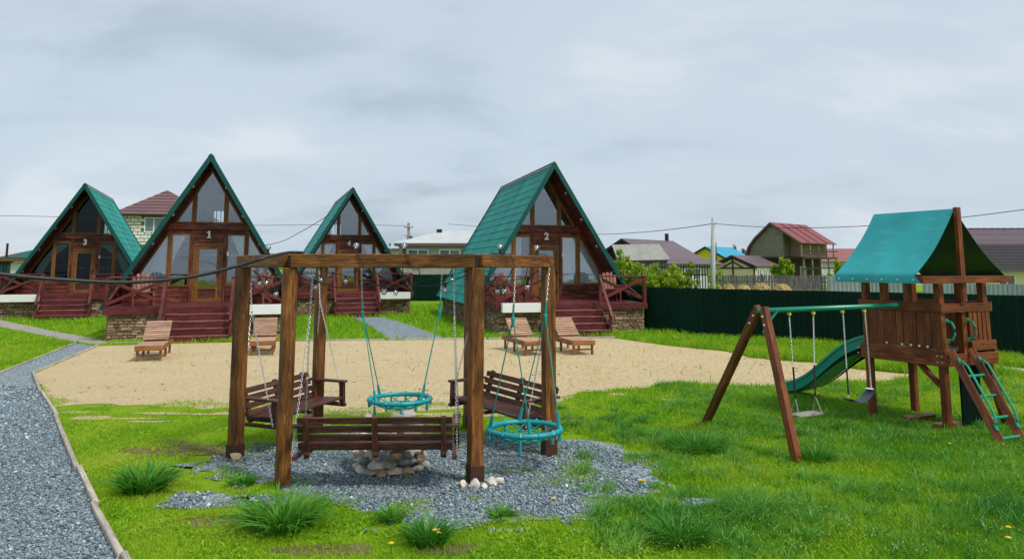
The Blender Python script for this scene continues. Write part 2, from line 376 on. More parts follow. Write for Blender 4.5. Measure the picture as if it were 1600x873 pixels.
def block(name, parent, x0, x1, y0, y1, z0, z1, mat, bev=0.004):
    """axis-aligned box, grain along its longest side"""
    c = ((x0 + x1) / 2, (y0 + y1) / 2, (z0 + z1) / 2); s = (abs(x1 - x0), abs(y1 - y0), abs(z1 - z0)); a = s.index(max(s))
    if a == 0: return bar(name, parent, (min(x0, x1), c[1], c[2]), (max(x0, x1), c[1], c[2]), s[1], s[2], mat, (0, 0, 1), bev)
    if a == 1: return bar(name, parent, (c[0], min(y0, y1), c[2]), (c[0], max(y0, y1), c[2]), s[0], s[2], mat, (0, 0, 1), bev)
    return bar(name, parent, (c[0], c[1], min(z0, z1)), (c[0], c[1], max(z0, z1)), s[0], s[1], mat, (0, 1, 0), bev)
class MB:
    def __init__(s): s.v = []; s.f = []; s.t = []
    def add(s, vs, fs, tone=None):
        o = len(s.v); s.v += [tuple(q) for q in vs]; s.f += [[q + o for q in f] for f in fs]
        s.t += [0.5 if tone is None else tone] * len(vs)
    def box(s, p0, p1, w, h, up=(0, 0, 1), tone=None):
        p0, p1 = Vector(p0), Vector(p1); x = (p1 - p0).normalized(); u = Vector(up); u = u - x * u.dot(x)
        if u.length < 1e-4: u = Vector((0, 1, 0)) - x * x.y
        u.normalize(); y = u.cross(x); vs = []
        for p in (p0, p1):
            for a, b in ((-1, -1), (1, -1), (1, 1), (-1, 1)): vs.append(p + y * (a * w / 2) + u * (b * h / 2))
        s.add(vs, [[3, 2, 1, 0], [4, 5, 6, 7], [0, 1, 5, 4], [1, 2, 6, 5], [2, 3, 7, 6], [3, 0, 4, 7]], tone)
    def abox(s, x0, x1, y0, y1, z0, z1, tone=None):
        s.box((x0, (y0 + y1) / 2, (z0 + z1) / 2), (x1, (y0 + y1) / 2, (z0 + z1) / 2), abs(y1 - y0), abs(z1 - z0), (0, 0, 1), tone)
    def tube(s, pts, r, n=8, closed=False, caps=True):
        pts = [Vector(p) for p in pts]; N = len(pts); rings = []
        ref = Vector((0, 0, 1)); o = len(s.v)
        for i, p in enumerate(pts):
            a = pts[(i - 1) % N] if (i > 0 or closed) else p; b = pts[(i + 1) % N] if (i < N - 1 or closed) else p
            t = (b - a).normalized(); u = ref - t * ref.dot(t)
            if u.length < 0.05: u = Vector((1, 0, 0)) - t * t.x
            u.normalize(); w = t.cross(u); rr = r[i] if isinstance(r, (list, tuple)) else r
            for q in range(n):
                a_ = 2 * math.pi * q / n; s.v.append(tuple(p + u * (math.cos(a_) * rr) + w * (math.sin(a_) * rr))); s.t.append(0.5)
        for i in range(N if closed else N - 1):
            j = (i + 1) % N
            for q in range(n):
                k2 = (q + 1) % n; s.f.append([o + i * n + q, o + i * n + k2, o + j * n + k2, o + j * n + q])
        if caps and not closed:
            s.f.append([o + q for q in range(n)][::-1]); s.f.append([o + (N - 1) * n + q for q in range(n)])
    def prism(s, poly, y0, y1, tone=None):
        """polygon in the xz plane pushed from y0 to y1"""
        n = len(poly); vs = [(p[0], y0, p[1]) for p in poly] + [(p[0], y1, p[1]) for p in poly]
        ar = sum(poly[i][0] * poly[(i + 1) % n][1] - poly[(i + 1) % n][0] * poly[i][1] for i in range(n))
        fs = [list(range(n)), list(range(n, 2 * n))[::-1]] + [[i, i + n, (i + 1) % n + n, (i + 1) % n] for i in range(n)]
        if ar < 0: fs = [f[::-1] for f in fs]
        s.add(vs, fs, tone)
    def build(s, name, mat, parent=None, smooth=False, loc=None, tones=False):
        me = bpy.data.meshes.new(name); me.from_pydata(s.v, [], s.f)
        if mat: me.materials.append(MATS[mat])
        if smooth: me.polygons.foreach_set('use_smooth', [True] * len(me.polygons))
        if tones:
            a = me.attributes.new('tone', 'FLOAT', 'POINT'); a.data.foreach_set('value', s.t)
        me.update()
        o = link(name, me, None, parent)
        if loc is not None: o.location = loc
        return o
def local(root, p):
    return root.matrix_world.inverted() @ Vector(p) if False else (Matrix.Rotation(-root.rotation_euler.z, 4, 'Z') @ (Vector(p) - root.location))
def copytree(o, parent=None):
    c = o.copy(); COL.objects.link(c); c.parent = parent
    for ch in list(o.children): copytree(ch, c)
    return c
def chain_mesh(mb, p0, p1, link_len=0.040, r=0.0034, wd=0.0095):
    p0, p1 = Vector(p0), Vector(p1); d = p1 - p0; n = max(2, int(d.length / (link_len * 0.72))); t = d.normalized()
    a = Vector((1, 0.3, 0)); a = (a - t * a.dot(t)).normalized(); b = t.cross(a)
    for i in range(n):
        c = p0 + d * ((i + 0.5) / n); s_ = a if i % 2 else b; h = link_len / 2
        pts = [c + t * (h * math.cos(q)) + s_ * (wd * math.sin(q)) for q in [2 * math.pi * w / 8 for w in range(8)]]
        mb.tube(pts, r, 4, True)
def vnoise(x, y, seed=0):
    xi = np.floor(x).astype(np.int64); yi = np.floor(y).astype(np.int64); xf = x - xi; yf = y - yi
    def h(a, b):
        v = np.sin(a * 127.1 + b * 311.7 + seed * 74.7) * 43758.5453; return v - np.floor(v)
    u = xf * xf * (3 - 2 * xf); v = yf * yf * (3 - 2 * yf)
    return (h(xi, yi) * (1 - u) + h(xi + 1, yi) * u) * (1 - v) + (h(xi, yi + 1) * (1 - u) + h(xi + 1, yi + 1) * u) * v
def fbm(x, y, seed=0, oct=4):
    s = 0; a = 0.5; t = 0
    for o in range(oct):
        s = s + a * vnoise(x * 2 ** o, y * 2 ** o, seed + o); t += a; a *= 0.5
    return s / t
def inpoly(x, y, poly):
    c = np.zeros(x.shape, bool); n = len(poly)
    for i in range(n):
        x0, y0 = poly[i]; x1, y1 = poly[(i + 1) % n]
        if y0 == y1: continue
        c ^= ((y0 > y) != (y1 > y)) & (x < (x1 - x0) * (y - y0) / (y1 - y0) + x0)
    return c
def resample(poly, step, amp, seed, rough=lambda a, b: True):
    """outline with an uneven edge"""
    o = []; n = len(poly); rnd = random.Random(seed)
    for i in range(n):
        a, b = Vector(poly[i]), Vector(poly[(i + 1) % n]); L = (b - a).length; k_ = max(1, int(L / step)); nn = Vector((-(b - a).y, (b - a).x)).normalized()
        for q in range(k_):
            p = a.lerp(b, q / k_)
            if rough(i, q) and q > 0:
                w = float(fbm(np.array([p.x * 1.3]), np.array([p.y * 1.3]), seed, 4)[0]) - 0.5
                p = p + nn * (w * 2 * amp)
            o.append((p.x, p.y))
    return o
def sheet(name, poly, z, mat):
    from mathutils.geometry import tessellate_polygon
    tri = tessellate_polygon([[Vector((p[0], p[1], 0)) for p in poly]])
    me = bpy.data.meshes.new(name)
    vs = [(p[0], p[1], z) for p in poly]; fs = []
    for t in tri:
        a, b, c = (Vector(vs[q]) for q in t); fs.append(list(t) if (b - a).cross(c - a).z > 0 else list(t)[::-1])
    me.from_pydata(vs, [], fs)
    return tag(link(name, me, mat), kind='structure')

# ================================================================== THE GROUND
def g2(px, py): p = G(px, py); return (p.x, p.y)
me = bpy.data.meshes.new('lawn'); B_ = 2500
me.from_pydata([(-B_, -60, 0), (B_, -60, 0), (B_, B_, 0), (-B_, B_, 0)], [], [[0, 1, 2, 3]])
tag(link('lawn', me, 'lawn_soil'), kind='structure')
SAND = [g2(*p) for p in [(52, 585), (150, 541), (270, 537), (470, 533), (700, 531), (955, 528), (1050, 541), (1150, 553), (1250, 566), (1345, 578), (1440, 586),
        (1400, 594), (1300, 600), (1180, 606), (1050, 602), (930, 612), (850, 630), (720, 638), (520, 648), (420, 640), (300, 636), (190, 634), (87, 636)]]
SAND = resample(SAND, 0.22, 0.55, 5, lambda i, q: i > 5 and i < 22)
sheet('sand', SAND, 0.006, 'sand')
BED = [g2(*p) for p in [(262, 728), (330, 711), (450, 694), (540, 676), (700, 672), (860, 690), (950, 694), (1046, 738), (1010, 772), (935, 800), (830, 832), (700, 828), (600, 800), (520, 788), (440, 752), (370, 748), (300, 738)]]
BED = resample(BED, 0.10, 0.60, 9)
sheet('gravel_bed', BED, 0.010, 'gravel_ground')
PATCHES = []
for (cx, cy, rx, ry, sd_) in ((325, 782, 0.42, 0.22, 1), (420, 782, 0.3, 0.16, 2), (1085, 785, 0.35, 0.2, 3), (740, 800, 0.4, 0.3, 4)):
    c = G(cx, cy); pl = []
    for q in range(26):
        a = q / 26 * 2 * math.pi; w = 0.65 + 0.7 * float(vnoise(np.array([a * 1.7 + sd_ * 9]), np.array([sd_ * 3.0]), 3)[0])
        pl.append((c.x + math.cos(a) * rx * w, c.y + math.sin(a) * ry * w))
    PATCHES.append(pl); sheet('gravel_patch', pl, 0.008, 'gravel_ground')
PATH = [g2(*p) for p in [(120, 537), (152, 541), (52, 583), (64, 615), (87, 652), (121, 735), (147, 792), (190, 873), (215, 930)]] + [(-14.0, 5.2), (-14.0, 16.0)] + [g2(-120, 630), g2(0, 584)]
sheet('gravel_path', PATH, 0.010, 'gravel_ground')
CPATH4 = [g2(*p) for p in [(548, 496), (600, 496), (640, 508), (700, 530.5), (606, 530.5), (575, 508)]]
sheet('gravel_path', CPATH4, 0.010, 'gravel_ground')
CONC = [g2(*p) for p in [(-160, 474), (0, 500), (80, 517), (175, 534), (154, 540), (110, 534), (60, 523), (0, 511), (-160, 481)]]
sheet('concrete_path', CONC, 0.012, 'concrete')
RPATH = [g2(*p) for p in [(1540, 570), (1640, 580), (1640, 590), (1550, 578)]]
sheet('concrete_path', RPATH, 0.012, 'concrete')
SOIL = []
for (cx, cy, rx, ry, sd_) in ((292, 703, 0.75, 0.30, 11), (345, 812, 0.40, 0.16, 12), (505, 858, 0.36, 0.14, 13), (1335, 686, 0.50, 0.12, 14), (880, 655, 0.35, 0.14, 15), (420, 706, 0.5, 0.14, 16), (265, 690, 0.25, 0.1, 17), (1000, 690, 0.3, 0.15, 18), (700, 858, 0.3, 0.12, 19)):
    c = G(cx, cy); pl = []
    for q in range(30):
        a = q / 30 * 2 * math.pi; w = 0.45 + 1.1 * float(fbm(np.array([math.cos(a) * 1.6 + sd_ * 9]), np.array([math.sin(a) * 1.6 + sd_ * 3.0]), 3)[0])
        pl.append((c.x + math.cos(a) * rx * w, c.y + math.sin(a) * ry * w))
    SOIL.append(pl); sheet('bare_soil', pl, 0.004, 'bare_soil')
SBL = []; rs_ = random.Random(77)
for q in range(26):
    px = rs_.uniform(95, 1330); yb = np.interp(px, [87, 300, 520, 720, 850, 930, 1050, 1180, 1300], [636, 638, 650, 642, 632, 614, 606, 610, 604]) + abs(rs_.gauss(0, 9)) + 2
    c = G(px, float(yb)); rx, ry = rs_.uniform(0.12, 0.55), rs_.uniform(0.05, 0.16); pl = []
    for k2 in range(22):
        a = k2 / 22 * 2 * math.pi; w = 0.4 + 1.2 * float(fbm(np.array([math.cos(a) * 1.6 + q * 9]), np.array([math.sin(a) * 1.6 + q * 3.0]), 5)[0]); pl.append((c.x + math.cos(a) * rx * w, c.y + math.sin(a) * ry * w))
    SBL.append(pl); sheet('sand_patch', pl, 0.0075 + 0.0004 * (q % 5), 'sand')
# edging boards: each board a thing lying along the path
ED = [(52, 583), (64, 615), (87, 652), (121, 735), (147, 792), (190, 873), (215, 925)]
EL = ['weathered edging board at the bend where path meets the sand', 'weathered edging board beside the path along the sand corner', 'weathered edging board between gravel path and mossy lawn opposite the posts',
      'short weathered edging board with its end slipped over the next', 'long weathered edging board beside path next to the clipped lawn', 'edging board end running out along the near gravel path']
for i in range(6):
    a, b = G(*ED[i]), G(*ED[i + 1]); d = (b - a).normalized(); nn = Vector((-d.y, d.x, 0)); off = nn * (0.012 if i % 2 else -0.012)
    a2, b2 = a + off, b + off + d * 0.02
    n_seg = 1
    t = bar('edging_board', None, (a2.x, a2.y, 0.028), (b2.x, b2.y, 0.030), 0.052, 0.07, 'edging_wood', bev=0.008)
    tag(t, EL[i], 'edging board', 'edging boards along the gravel path')
for (p, q, lab) in (((152, 541), (54, 583), 'thin pale edging board between short path arm and sand'), ((-60, 607), (118, 537), 'thin pale edging board between path arm and left lawn')):
    a, b = G(*p), G(*q); tag(bar('edging_board', None, (a.x, a.y, 0.022), (b.x, b.y, 0.022), 0.06, 0.05, 'edging_wood'), lab, 'edging board', 'edging boards along the gravel path')
for i, (x0, y0, x1, y1, lab) in enumerate(((156, 538, 262, 534.5, 'pale kerb strip between sand and grass below the stone plinth of cabin 1'), (264, 534, 362, 532.5, 'worn kerb strip between sand and the steps of cabin 1'),
        (364, 532.5, 600, 531.5, 'pale kerb strip between sand and the grass before cabin 4'), (606, 531, 760, 530, 'pale kerb strip where cabin 4 gravel path meets the sand'), (763, 530, 962, 528, 'pale kerb strip between sand and the steps of cabin 2'))):
    a, b = G(x0, y0), G(x1, y1); t = bar('kerb_strip', None, (a.x, a.y, 0.02), (b.x, b.y, 0.02), 0.26, 0.05, 'concrete'); tag(t, lab, 'kerb', 'kerb strips along the sand')
# gravel stones
def stones(name, polys, n, lo, hi, label, ymax, jit=0.0):
    xs = []; 
    for pl in polys:
        a = np.array(pl); x0, y0 = a.min(0); x1, y1 = a.max(0); y1 = min(y1, ymax); m = int(n * (x1 - x0) * (y1 - y0))
        x = RNG.uniform(x0, x1, m); y = RNG.uniform(y0, y1, m)
        jx = (fbm(x * 2.1, y * 2.1, 61) - .5) * jit; jy = (fbm(x * 2.1, y * 2.1, 71) - .5) * jit
        keep = inpoly(x + jx, y + jy, pl) & (np.abs(x) < y * 0.70 + 3.2) & (RNG.uniform(0, 1, m) < np.clip(1.25 - y / 17, 0.15, 1)) ; xs.append(np.stack([x[keep], y[keep]], 1))
    p = np.concatenate(xs); m = len(p)
    sz = np.clip(RNG.lognormal(0, 0.35, m), 0.5, 2.3) * (lo + hi) / 2.25 * np.clip(p[:, 1] / 9.5, 1, 2.0)
    base = np.array([[1, 0, 0], [-1, 0, 0], [0, 1, 0], [0, -1, 0], [0, 0, 1], [0, 0, -1]], float)
    v = base[None] * RNG.uniform(0.55, 1.25, (m, 6, 1)) + RNG.uniform(-.22, .22, (m, 6, 3)); v[:, :, 2] *= 0.7
    a = RNG.uniform(0, 6.28, m); ca, sa = np.cos(a), np.sin(a); tl = RNG.uniform(-.6, .6, m)
    x = v[:, :, 0] * ca[:, None] - v[:, :, 1] * sa[:, None]; y = v[:, :, 0] * sa[:, None] + v[:, :, 1] * ca[:, None]; z = v[:, :, 2] + x * tl[:, None] * .5
    V = np.stack([x, y, z], 2) * sz[:, None, None]; V[:, :, 0] += p[:, 0:1]; V[:, :, 1] += p[:, 1:2]; V[:, :, 2] += 0.012 + sz[:, None] * 0.25
    F = np.array([[0, 2, 4], [2, 1, 4], [1, 3, 4], [3, 0, 4], [2, 0, 5], [1, 2, 5], [3, 1, 5], [0, 3, 5]])
    FF = (F[None] + (np.arange(m) * 6)[:, None, None]).reshape(-1, 3)
    tone = np.repeat(np.clip(RNG.normal(0.42, 0.2, m), 0, 1), 6)
    me = bpy.data.meshes.new(name); me.vertices.add(m * 6); me.vertices.foreach_set('co', V.reshape(-1))
    me.loops.add(FF.size); me.loops.foreach_set('vertex_index', FF.reshape(-1).astype(np.int32))
    me.polygons.add(len(FF)); me.polygons.foreach_set('loop_start', (np.arange(len(FF)) * 3).astype(np.int32))
    at = me.attributes.new('tone', 'FLOAT', 'POINT'); at.data.foreach_set('value', tone.astype(np.float32))
    me.update(calc_edges=True); o = link(name, me, 'gravel_stone'); return tag(o, label, 'gravel', kind='stuff')
stones('path_gravel', [PATH], 1900, 0.009, 0.021, 'blue grey crushed gravel spread over the curving path', 15)
stones('bed_gravel', [BED] + PATCHES, 2100, 0.009, 0.021, 'blue grey crushed gravel under and around the swing pergola', 15, 2.2)

# dead leaves and twigs lying on the sand
a_ = np.array(SAND); m = 2600; x = RNG.uniform(a_[:, 0].min(), a_[:, 0].max(), m); y = RNG.uniform(a_[:, 1].min(), a_[:, 1].max(), m); k_ = inpoly(x, y, SAND) & (fbm(x * 0.7, y * 0.7, 201) + RNG.normal(0, .08, m) > 0.5); x, y = x[k_], y[k_]
mb = MB()
for q in range(len(x)):
    a = random.uniform(0, 6.28); L = random.uniform(0.015, 0.06); w_ = L * random.uniform(0.15, 0.5); c, s_ = math.cos(a), math.sin(a)
    mb.add([(x[q] - c * L, y[q] - s_ * L, 0.010), (x[q] + s_ * w_, y[q] - c * w_, 0.014), (x[q] + c * L, y[q] + s_ * L, 0.022), (x[q] - s_ * w_, y[q] + c * w_, 0.012)], [[0, 1, 2, 3]])
tag(mb.build('leaf_litter', 'litter', None), 'dry leaf bits and twigs scattered over the sand', 'leaf litter', kind='stuff')
# ================================================================== A-FRAME CABINS
APEX, SLP, DECK = 6.1, 0.60, 1.0
def hw(z): return (APEX - z) * SLP                 # outer half width of the roof at height z
IN = 0.25
def slz(x): return APEX - (x + IN) / SLP           # height where the inner roof line passes x
def slx(z): return hw(z) - IN
WB, WT, UB = 1.535, 3.38, 3.76
POLY = {}
POLY['lr'] = [(-1.24, WB), (-0.60, WB), (-0.60, WT), (-1.24, WT)]
POLY['lt'] = [(-slx(WB), WB), (-1.30, WB), (-1.30, slz(1.30))]
POLY['rr'] = [(0.60, WB), (1.24, WB), (1.24, WT), (0.60, WT)]
POLY['rt'] = [(1.30, WB), (slx(WB), WB), (1.30, slz(1.30))]
POLY['uc'] = [(-0.50, UB), (0.50, UB), (0.50, slz(0.50)), (0, slz(0)), (-0.50, slz(0.50))]
POLY['ul'] = [(-slx(UB), UB), (-0.56, UB), (-0.56, slz(0.56))]
POLY['ur'] = [(0.56, UB), (slx(UB), UB), (0.56, slz(0.56))]
DOOR = [(-0.49, DECK), (0.49, DECK), (0.49, 3.05), (-0.49, 3.05)]
def xrange_at(poly, z, z2):
    """x-extent of a convex polygon at height z, approached from z2"""
    zz_ = z + (z2 - z) * 1e-4; xs = []
    n = len(poly)
    for i in range(n):
        (x0, a), (x1, b) = poly[i], poly[(i + 1) % n]
        if (a - zz_) * (b - zz_) <= 0 and abs(a - b) > 1e-9: xs.append(x0 + (x1 - x0) * (zz_ - a) / (b - a))
    return (min(xs), max(xs)) if len(xs) > 1 else None
def wall_boards(root, name, polys, y0, y1, z0, hwf, mat, rnd, step=0.19):
    zs = sorted(set([z0] + [round(p[1], 5) for pl in polys for p in pl] + [APEX - 0.12]))
    rows = []
    for a, b in zip(zs[:-1], zs[1:]):
        if b - a < 1e-4 or a < z0 - 1e-6: continue
        k_ = max(1, round((b - a) / step))
        for q in range(k_): rows.append((a + (b - a) * q / k_, a + (b - a) * (q + 1) / k_))
    for a, b in rows:
        b_ = b - 0.006
        cuts = []
        for pl in polys:
            A, Bq = xrange_at(pl, a, b), xrange_at(pl, b_, a)
            if A and Bq: cuts.append((A, Bq))
        cuts.sort(key=lambda c: c[0][0] + c[1][0])
        L = (-hwf(a), -hwf(b_))
        segs = []
        for A, Bq in cuts:
            segs.append((L, (A[0], Bq[0]))); L = (A[1], Bq[1])
        segs.append((L, (hwf(a), hwf(b_))))
        for (la, lb), (ra, rb) in segs:
            if ra - la < 0.03 and rb - lb < 0.03: continue
            if rb < lb: rb = lb = (rb + lb) / 2
            if ra < la: ra = la = (ra + la) / 2
            # local mesh centred, grain along x
            cx, cz = (la + ra + lb + rb) / 4, (a + b_) / 2; dy = rnd.uniform(-0.004, 0.004)
            mb = MB(); c_ = 0.012
            mb.prism([(la - cx, a - cz), (ra - cx, a - cz), (rb - cx, b_ - cz), (lb - cx, b_ - cz)], y0 + dy + c_, y1)
            f = [(la - cx + c_, a - cz + c_), (ra - cx - c_, a - cz + c_), (rb - cx - c_, b_ - cz - c_), (lb - cx + c_, b_ - cz - c_)]
            if (ra - la) > 0.06 and (rb - lb) > 0.06 and b_ - a > 0.05: mb.prism(f, y0 + dy, y0 + dy + c_ + 0.002)
            o = mb.build(name, mat, root); o.location = (cx, 0, cz)
def window(root, poly, y, gmat, fw=0.05, fmat='frame_wood', bar_x=None):
    n = len(poly); cx = sum(p[0] for p in poly) / n; cz = sum(p[1] for p in poly) / n
    ar = sum(poly[i][0] * poly[(i + 1) % n][1] - poly[(i + 1) % n][0] * poly[i][1] for i in range(n))
    pl = poly if ar > 0 else poly[::-1]
    inner = []
    for i in range(n):                                                       # inset polygon
        p0, p1, p2 = Vector(pl[i - 1]), Vector(pl[i]), Vector(pl[(i + 1) % n])
        d1 = (p1 - p0).normalized(); d2 = (p2 - p1).normalized(); n1 = Vector((-d1.y, d1.x)); n2 = Vector((-d2.y, d2.x))
        m = (n1 + n2) / (1 + n1.dot(n2)); inner.append(p1 + m * fw)
    mb = MB()
    for i in range(n):
        j = (i + 1) % n
        mb.prism([(pl[i][0] - cx, pl[i][1] - cz), (pl[j][0] - cx, pl[j][1] - cz), (inner[j][0] - cx, inner[j][1] - cz), (inner[i][0] - cx, inner[i][1] - cz)], -0.03, 0.05)
    o = mb.build('window', fmat, root, loc=(cx, y, cz))
    mb = MB(); mb.prism([(q[0] - cx, q[1] - cz) for q in inner], 0.015, 0.022); mb.build('pane', gmat, o)
    return o, inner
def curtain(root, poly, y, seed):
    """hanging cloth between left and right edges given bottom and top rows: poly = bl, br, tr, tl"""
    (x0, z0), (x1, z1), (x2, z2), (x3, z3) = poly; nu, nv = 26, 8; vs = []; rnd = random.Random(seed); ph = rnd.uniform(0, 6)
    for j in range(nv + 1):
        t = j / nv
        tt = t * t if rnd else t
        for i in range(nu + 1):
            s_ = i / nu; xa = x0 + (x3 - x0) * tt; xb = x1 + (x2 - x1) * tt; za = z0 + (z3 - z0) * t; zb = z1 + (z2 - z1) * t
            vs.append((xa + (xb - xa) * s_, y + 0.025 * math.sin(s_ * 34 + ph + t * 1.2), za + (zb - za) * s_))
    fs = [[j * (nu + 1) + i, j * (nu + 1) + i + 1, (j + 1) * (nu + 1) + i + 1, (j + 1) * (nu + 1) + i] for j in range(nv) for i in range(nu)]
    mb = MB(); mb.add(vs, fs); mb.build('curtain', 'curtain', root, smooth=True)
def stone_face(mb, x0, x1, z0, z1, at, rnd, ch=0.085):
    z = z0
    while z < z1 - 0.02:
        h = min(rnd.choice((0.06, 0.085, 0.11)), z1 - z); x = x0
        while x < x1 - 0.02:
            w = min(rnd.uniform(0.12, 0.34), x1 - x)
            d = rnd.uniform(0.012, 0.045); g = 0.006; tn = min(1, max(0, rnd.gauss(0.5, 0.24)))
            p = [(x + g, z + g), (x + w - g, z + g), (x + w - g, z + h - g), (x + g, z + h - g)]
            vs = [at(a, b, 0) for a, b in p] + [at(a + (0.012 if q in (0, 3) else -0.012) + rnd.uniform(-.006, .006), b + (0.010 if q in (0, 1) else -0.010), d + rnd.uniform(-.008, .008)) for q, (a, b) in enumerate(p)]
            mb.add(vs, [[4, 5, 6, 7], [0, 1, 5, 4], [1, 2, 6, 5], [2, 3, 7, 6], [3, 0, 4, 7]], tn); x += w
        z += h
RS = {}
def roof_sheet_mesh(w, L):
    key = (round(w, 3), round(L, 3))
    if key in RS: return RS[key]
    nx = int(w / 0.175 * 6); st = 0.36; rows = []
    d = 0.0
    while d < L - 1e-3:
        e_ = min(d + st, L); rows += [(d, 0.022), (e_ - 0.008, 0.0)]; d = e_
    vs = []; fs = []
    for (dd, lift) in rows:
        for i in range(nx + 1):
            x = w * i / nx; vs.append((x, -dd, lift * 0.0 + (0.020 if lift == 0.0 else 0.0) + 0.026 * (0.5 + 0.5 * math.cos(2 * math.pi * x / 0.175)) ** 0.7))
    for j in range(len(rows) - 1):
        for i in range(nx):
            a = j * (nx + 1) + i; fs.append([a, a + nx + 1, a + nx + 2, a + 1])
    me = bpy.data.meshes.new('roof_sheet'); me.from_pydata(vs, [], fs); me.materials.append(MATS['roof_green']); me.update(); RS[key] = me
    return me
def digit_mesh(t):
    if t == '1':
        mb = MB(); mb.prism([(-0.035, -0.13), (0.04, -0.13), (0.04, 0.16), (-0.005, 0.16), (-0.10, 0.10), (-0.10, 0.06), (-0.035, 0.085)], -0.012, 0.012); mb.prism([(-0.10, -0.16), (0.105, -0.16), (0.105, -0.128), (-0.10, -0.128)], -0.0125, 0.0125)
        me = bpy.data.meshes.new('digit'); me.from_pydata([(x * 0.8, z * 0.8, -y) for x, y, z in mb.v], [], mb.f); me.materials.append(MATS['number_white']); return me
    cu = bpy.data.curves.new('digit', 'FONT'); cu.body = t; cu.size = 0.36; cu.extrude = 0.012; cu.offset = 0.014; cu.align_x = 'CENTER'; cu.align_y = 'CENTER'
    o = bpy.data.objects.new('digit', cu); COL.objects.link(o); dg = bpy.context.evaluated_depsgraph_get(); dg.update()
    me = bpy.data.meshes.new_from_object(o.evaluated_get(dg)); bpy.data.objects.remove(o); me.materials.clear(); me.materials.append(MATS['number_white']); return me
def cabin(num, loc, rz, label, length=7.6, dark=False, deckw=2.65, deckd=3.4, curt='up'):
    rnd = random.Random(num * 17); OV = 1.25
    root = thing('a_frame_cabin', label, 'cabin', (loc[0], loc[1], 0), rz, 'A-frame cabins')
    gm = 'window_glass_dark' if dark else 'window_glass'
    # ---- front wall
    polys = list(POLY.values()) + [DOOR]
    wall_boards(root, 'wall_board', polys, -0.03, 0.06, DECK, lambda z: max(hw(z) - 0.10, 0.0), 'cabin_wood', rnd)
    for nm_, pl in POLY.items(): window(root, pl, -0.012, gm)
    # mullions and cross beam
    for x in (-1.27, 1.27): block('mullion', root, x - 0.03, x + 0.03, -0.05, 0.05, WB, slz(1.30) + 0.1, 'frame_wood')
    for x in (-0.53, 0.53): block('mullion', root, x - 0.03, x + 0.03, -0.05, 0.05, UB, slz(0.56) + 0.05, 'frame_wood')
    block('cross_beam', root, -hw(3.63) + 0.12, hw(3.63) - 0.12, -0.085, -0.032, 3.53, 3.73, 'cabin_wood')
    for s_ in (-1, 1):
        block('corner_trim', root, s_ * 0.545 - 0.05, s_ * 0.545 + 0.05, -0.075, -0.03, DECK, 3.52, 'cabin_wood')
        # slanted trim between window and soffit
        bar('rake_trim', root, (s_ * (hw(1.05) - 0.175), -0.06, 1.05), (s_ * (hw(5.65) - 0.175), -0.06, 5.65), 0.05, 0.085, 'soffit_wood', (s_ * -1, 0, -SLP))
    # ---- door
    d = MB()
    d.prism([(-0.49, 1.0), (-0.40, 1.0), (-0.40, 3.05), (-0.49, 3.05)], -0.07, 0.06); d.prism([(0.40, 1.0), (0.49, 1.0), (0.49, 3.05), (0.40, 3.05)], -0.07, 0.06)
    d.prism([(-0.40, 2.96), (0.40, 2.96), (0.40, 3.05), (-0.40, 3.05)], -0.07, 0.06); d.prism([(-0.40, 1.0), (0.40, 1.0), (0.40, 1.05), (-0.40, 1.05)], -0.06, 0.06)
    do = d.build('door', 'frame_wood', root)
    lf = MB()
    for (x0, x1, z0, z1) in ((-0.395, -0.29, 1.055, 2.955), (0.29, 0.395, 1.055, 2.955), (-0.29, 0.29, 2.84, 2.955), (-0.29, 0.29, 1.055, 1.13), (-0.29, 0.29, 1.44, 1.54)): lf.abox(x0, x1, -0.045, 0.02, z0, z1)
    lf.build('door_leaf', 'frame_wood', do)
    pn = MB(); pn.abox(-0.289, 0.289, -0.02, 0.0, 1.131, 1.439); pn.build('kick_panel', 'bench_wood', do)
    pn = MB(); pn.abox(-0.289, 0.289, -0.012, -0.004, 1.541, 2.839); pn.build('pane', gm, do)
    hd = MB(); hd.tube([(0.345, -0.05, 1.98), (0.345, -0.10, 1.98), (0.24, -0.10, 1.98)], 0.012, 6); hd.abox(0.325, 0.365, -0.056, -0.044, 1.88, 2.06); hd.build('handle', 'dark_wood', do)
    for z in (1.3, 2.0, 2.7):
        hb = MB(); hb.abox(0.40, 0.435, -0.085, -0.065, z - 0.06, z + 0.06); hb.build('hinge', 'dark_wood', do)
    dg = link('house_number', digit_mesh(str(num)), None, root); dg.location = (0, -0.102, 3.36); dg.rotation_euler = (R(90), 0, 0); dg['label'] = 'white house number ' + str(num)
    lb = MB(); lb.abox(0.62, 0.68, -0.10, -0.03, 2.05 + 0.55, 2.75); lb.build('wall_lamp', 'lamp_white', root)
    # ---- roof: boarded slopes, metal tile sheets, rakes, ridge
    sl_len = math.hypot(hw(0.86), APEX - 0.86); ang = math.atan2(1, SLP)
    y0, y1 = -OV, length
    for s_ in (-1, 1):
        n_ = Vector((s_ * math.sin(ang), 0, math.cos(ang))); dn = Vector((s_ * math.cos(ang), 0, -math.sin(ang)))
        top = Vector((0, 0, APEX))
        # soffit boards run along the house: 14 boards per slope
        nb = 14; wdt = sl_len / nb
        for q in range(nb):
            c = top + dn * (wdt * (q + 0.5)) - n_ * 0.085
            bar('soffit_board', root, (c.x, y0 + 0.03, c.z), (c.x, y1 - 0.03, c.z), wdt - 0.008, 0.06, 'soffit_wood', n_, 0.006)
        # sheets
        wsh = (y1 - y0) / 8
        me = roof_sheet_mesh(wsh - 0.002, sl_len)
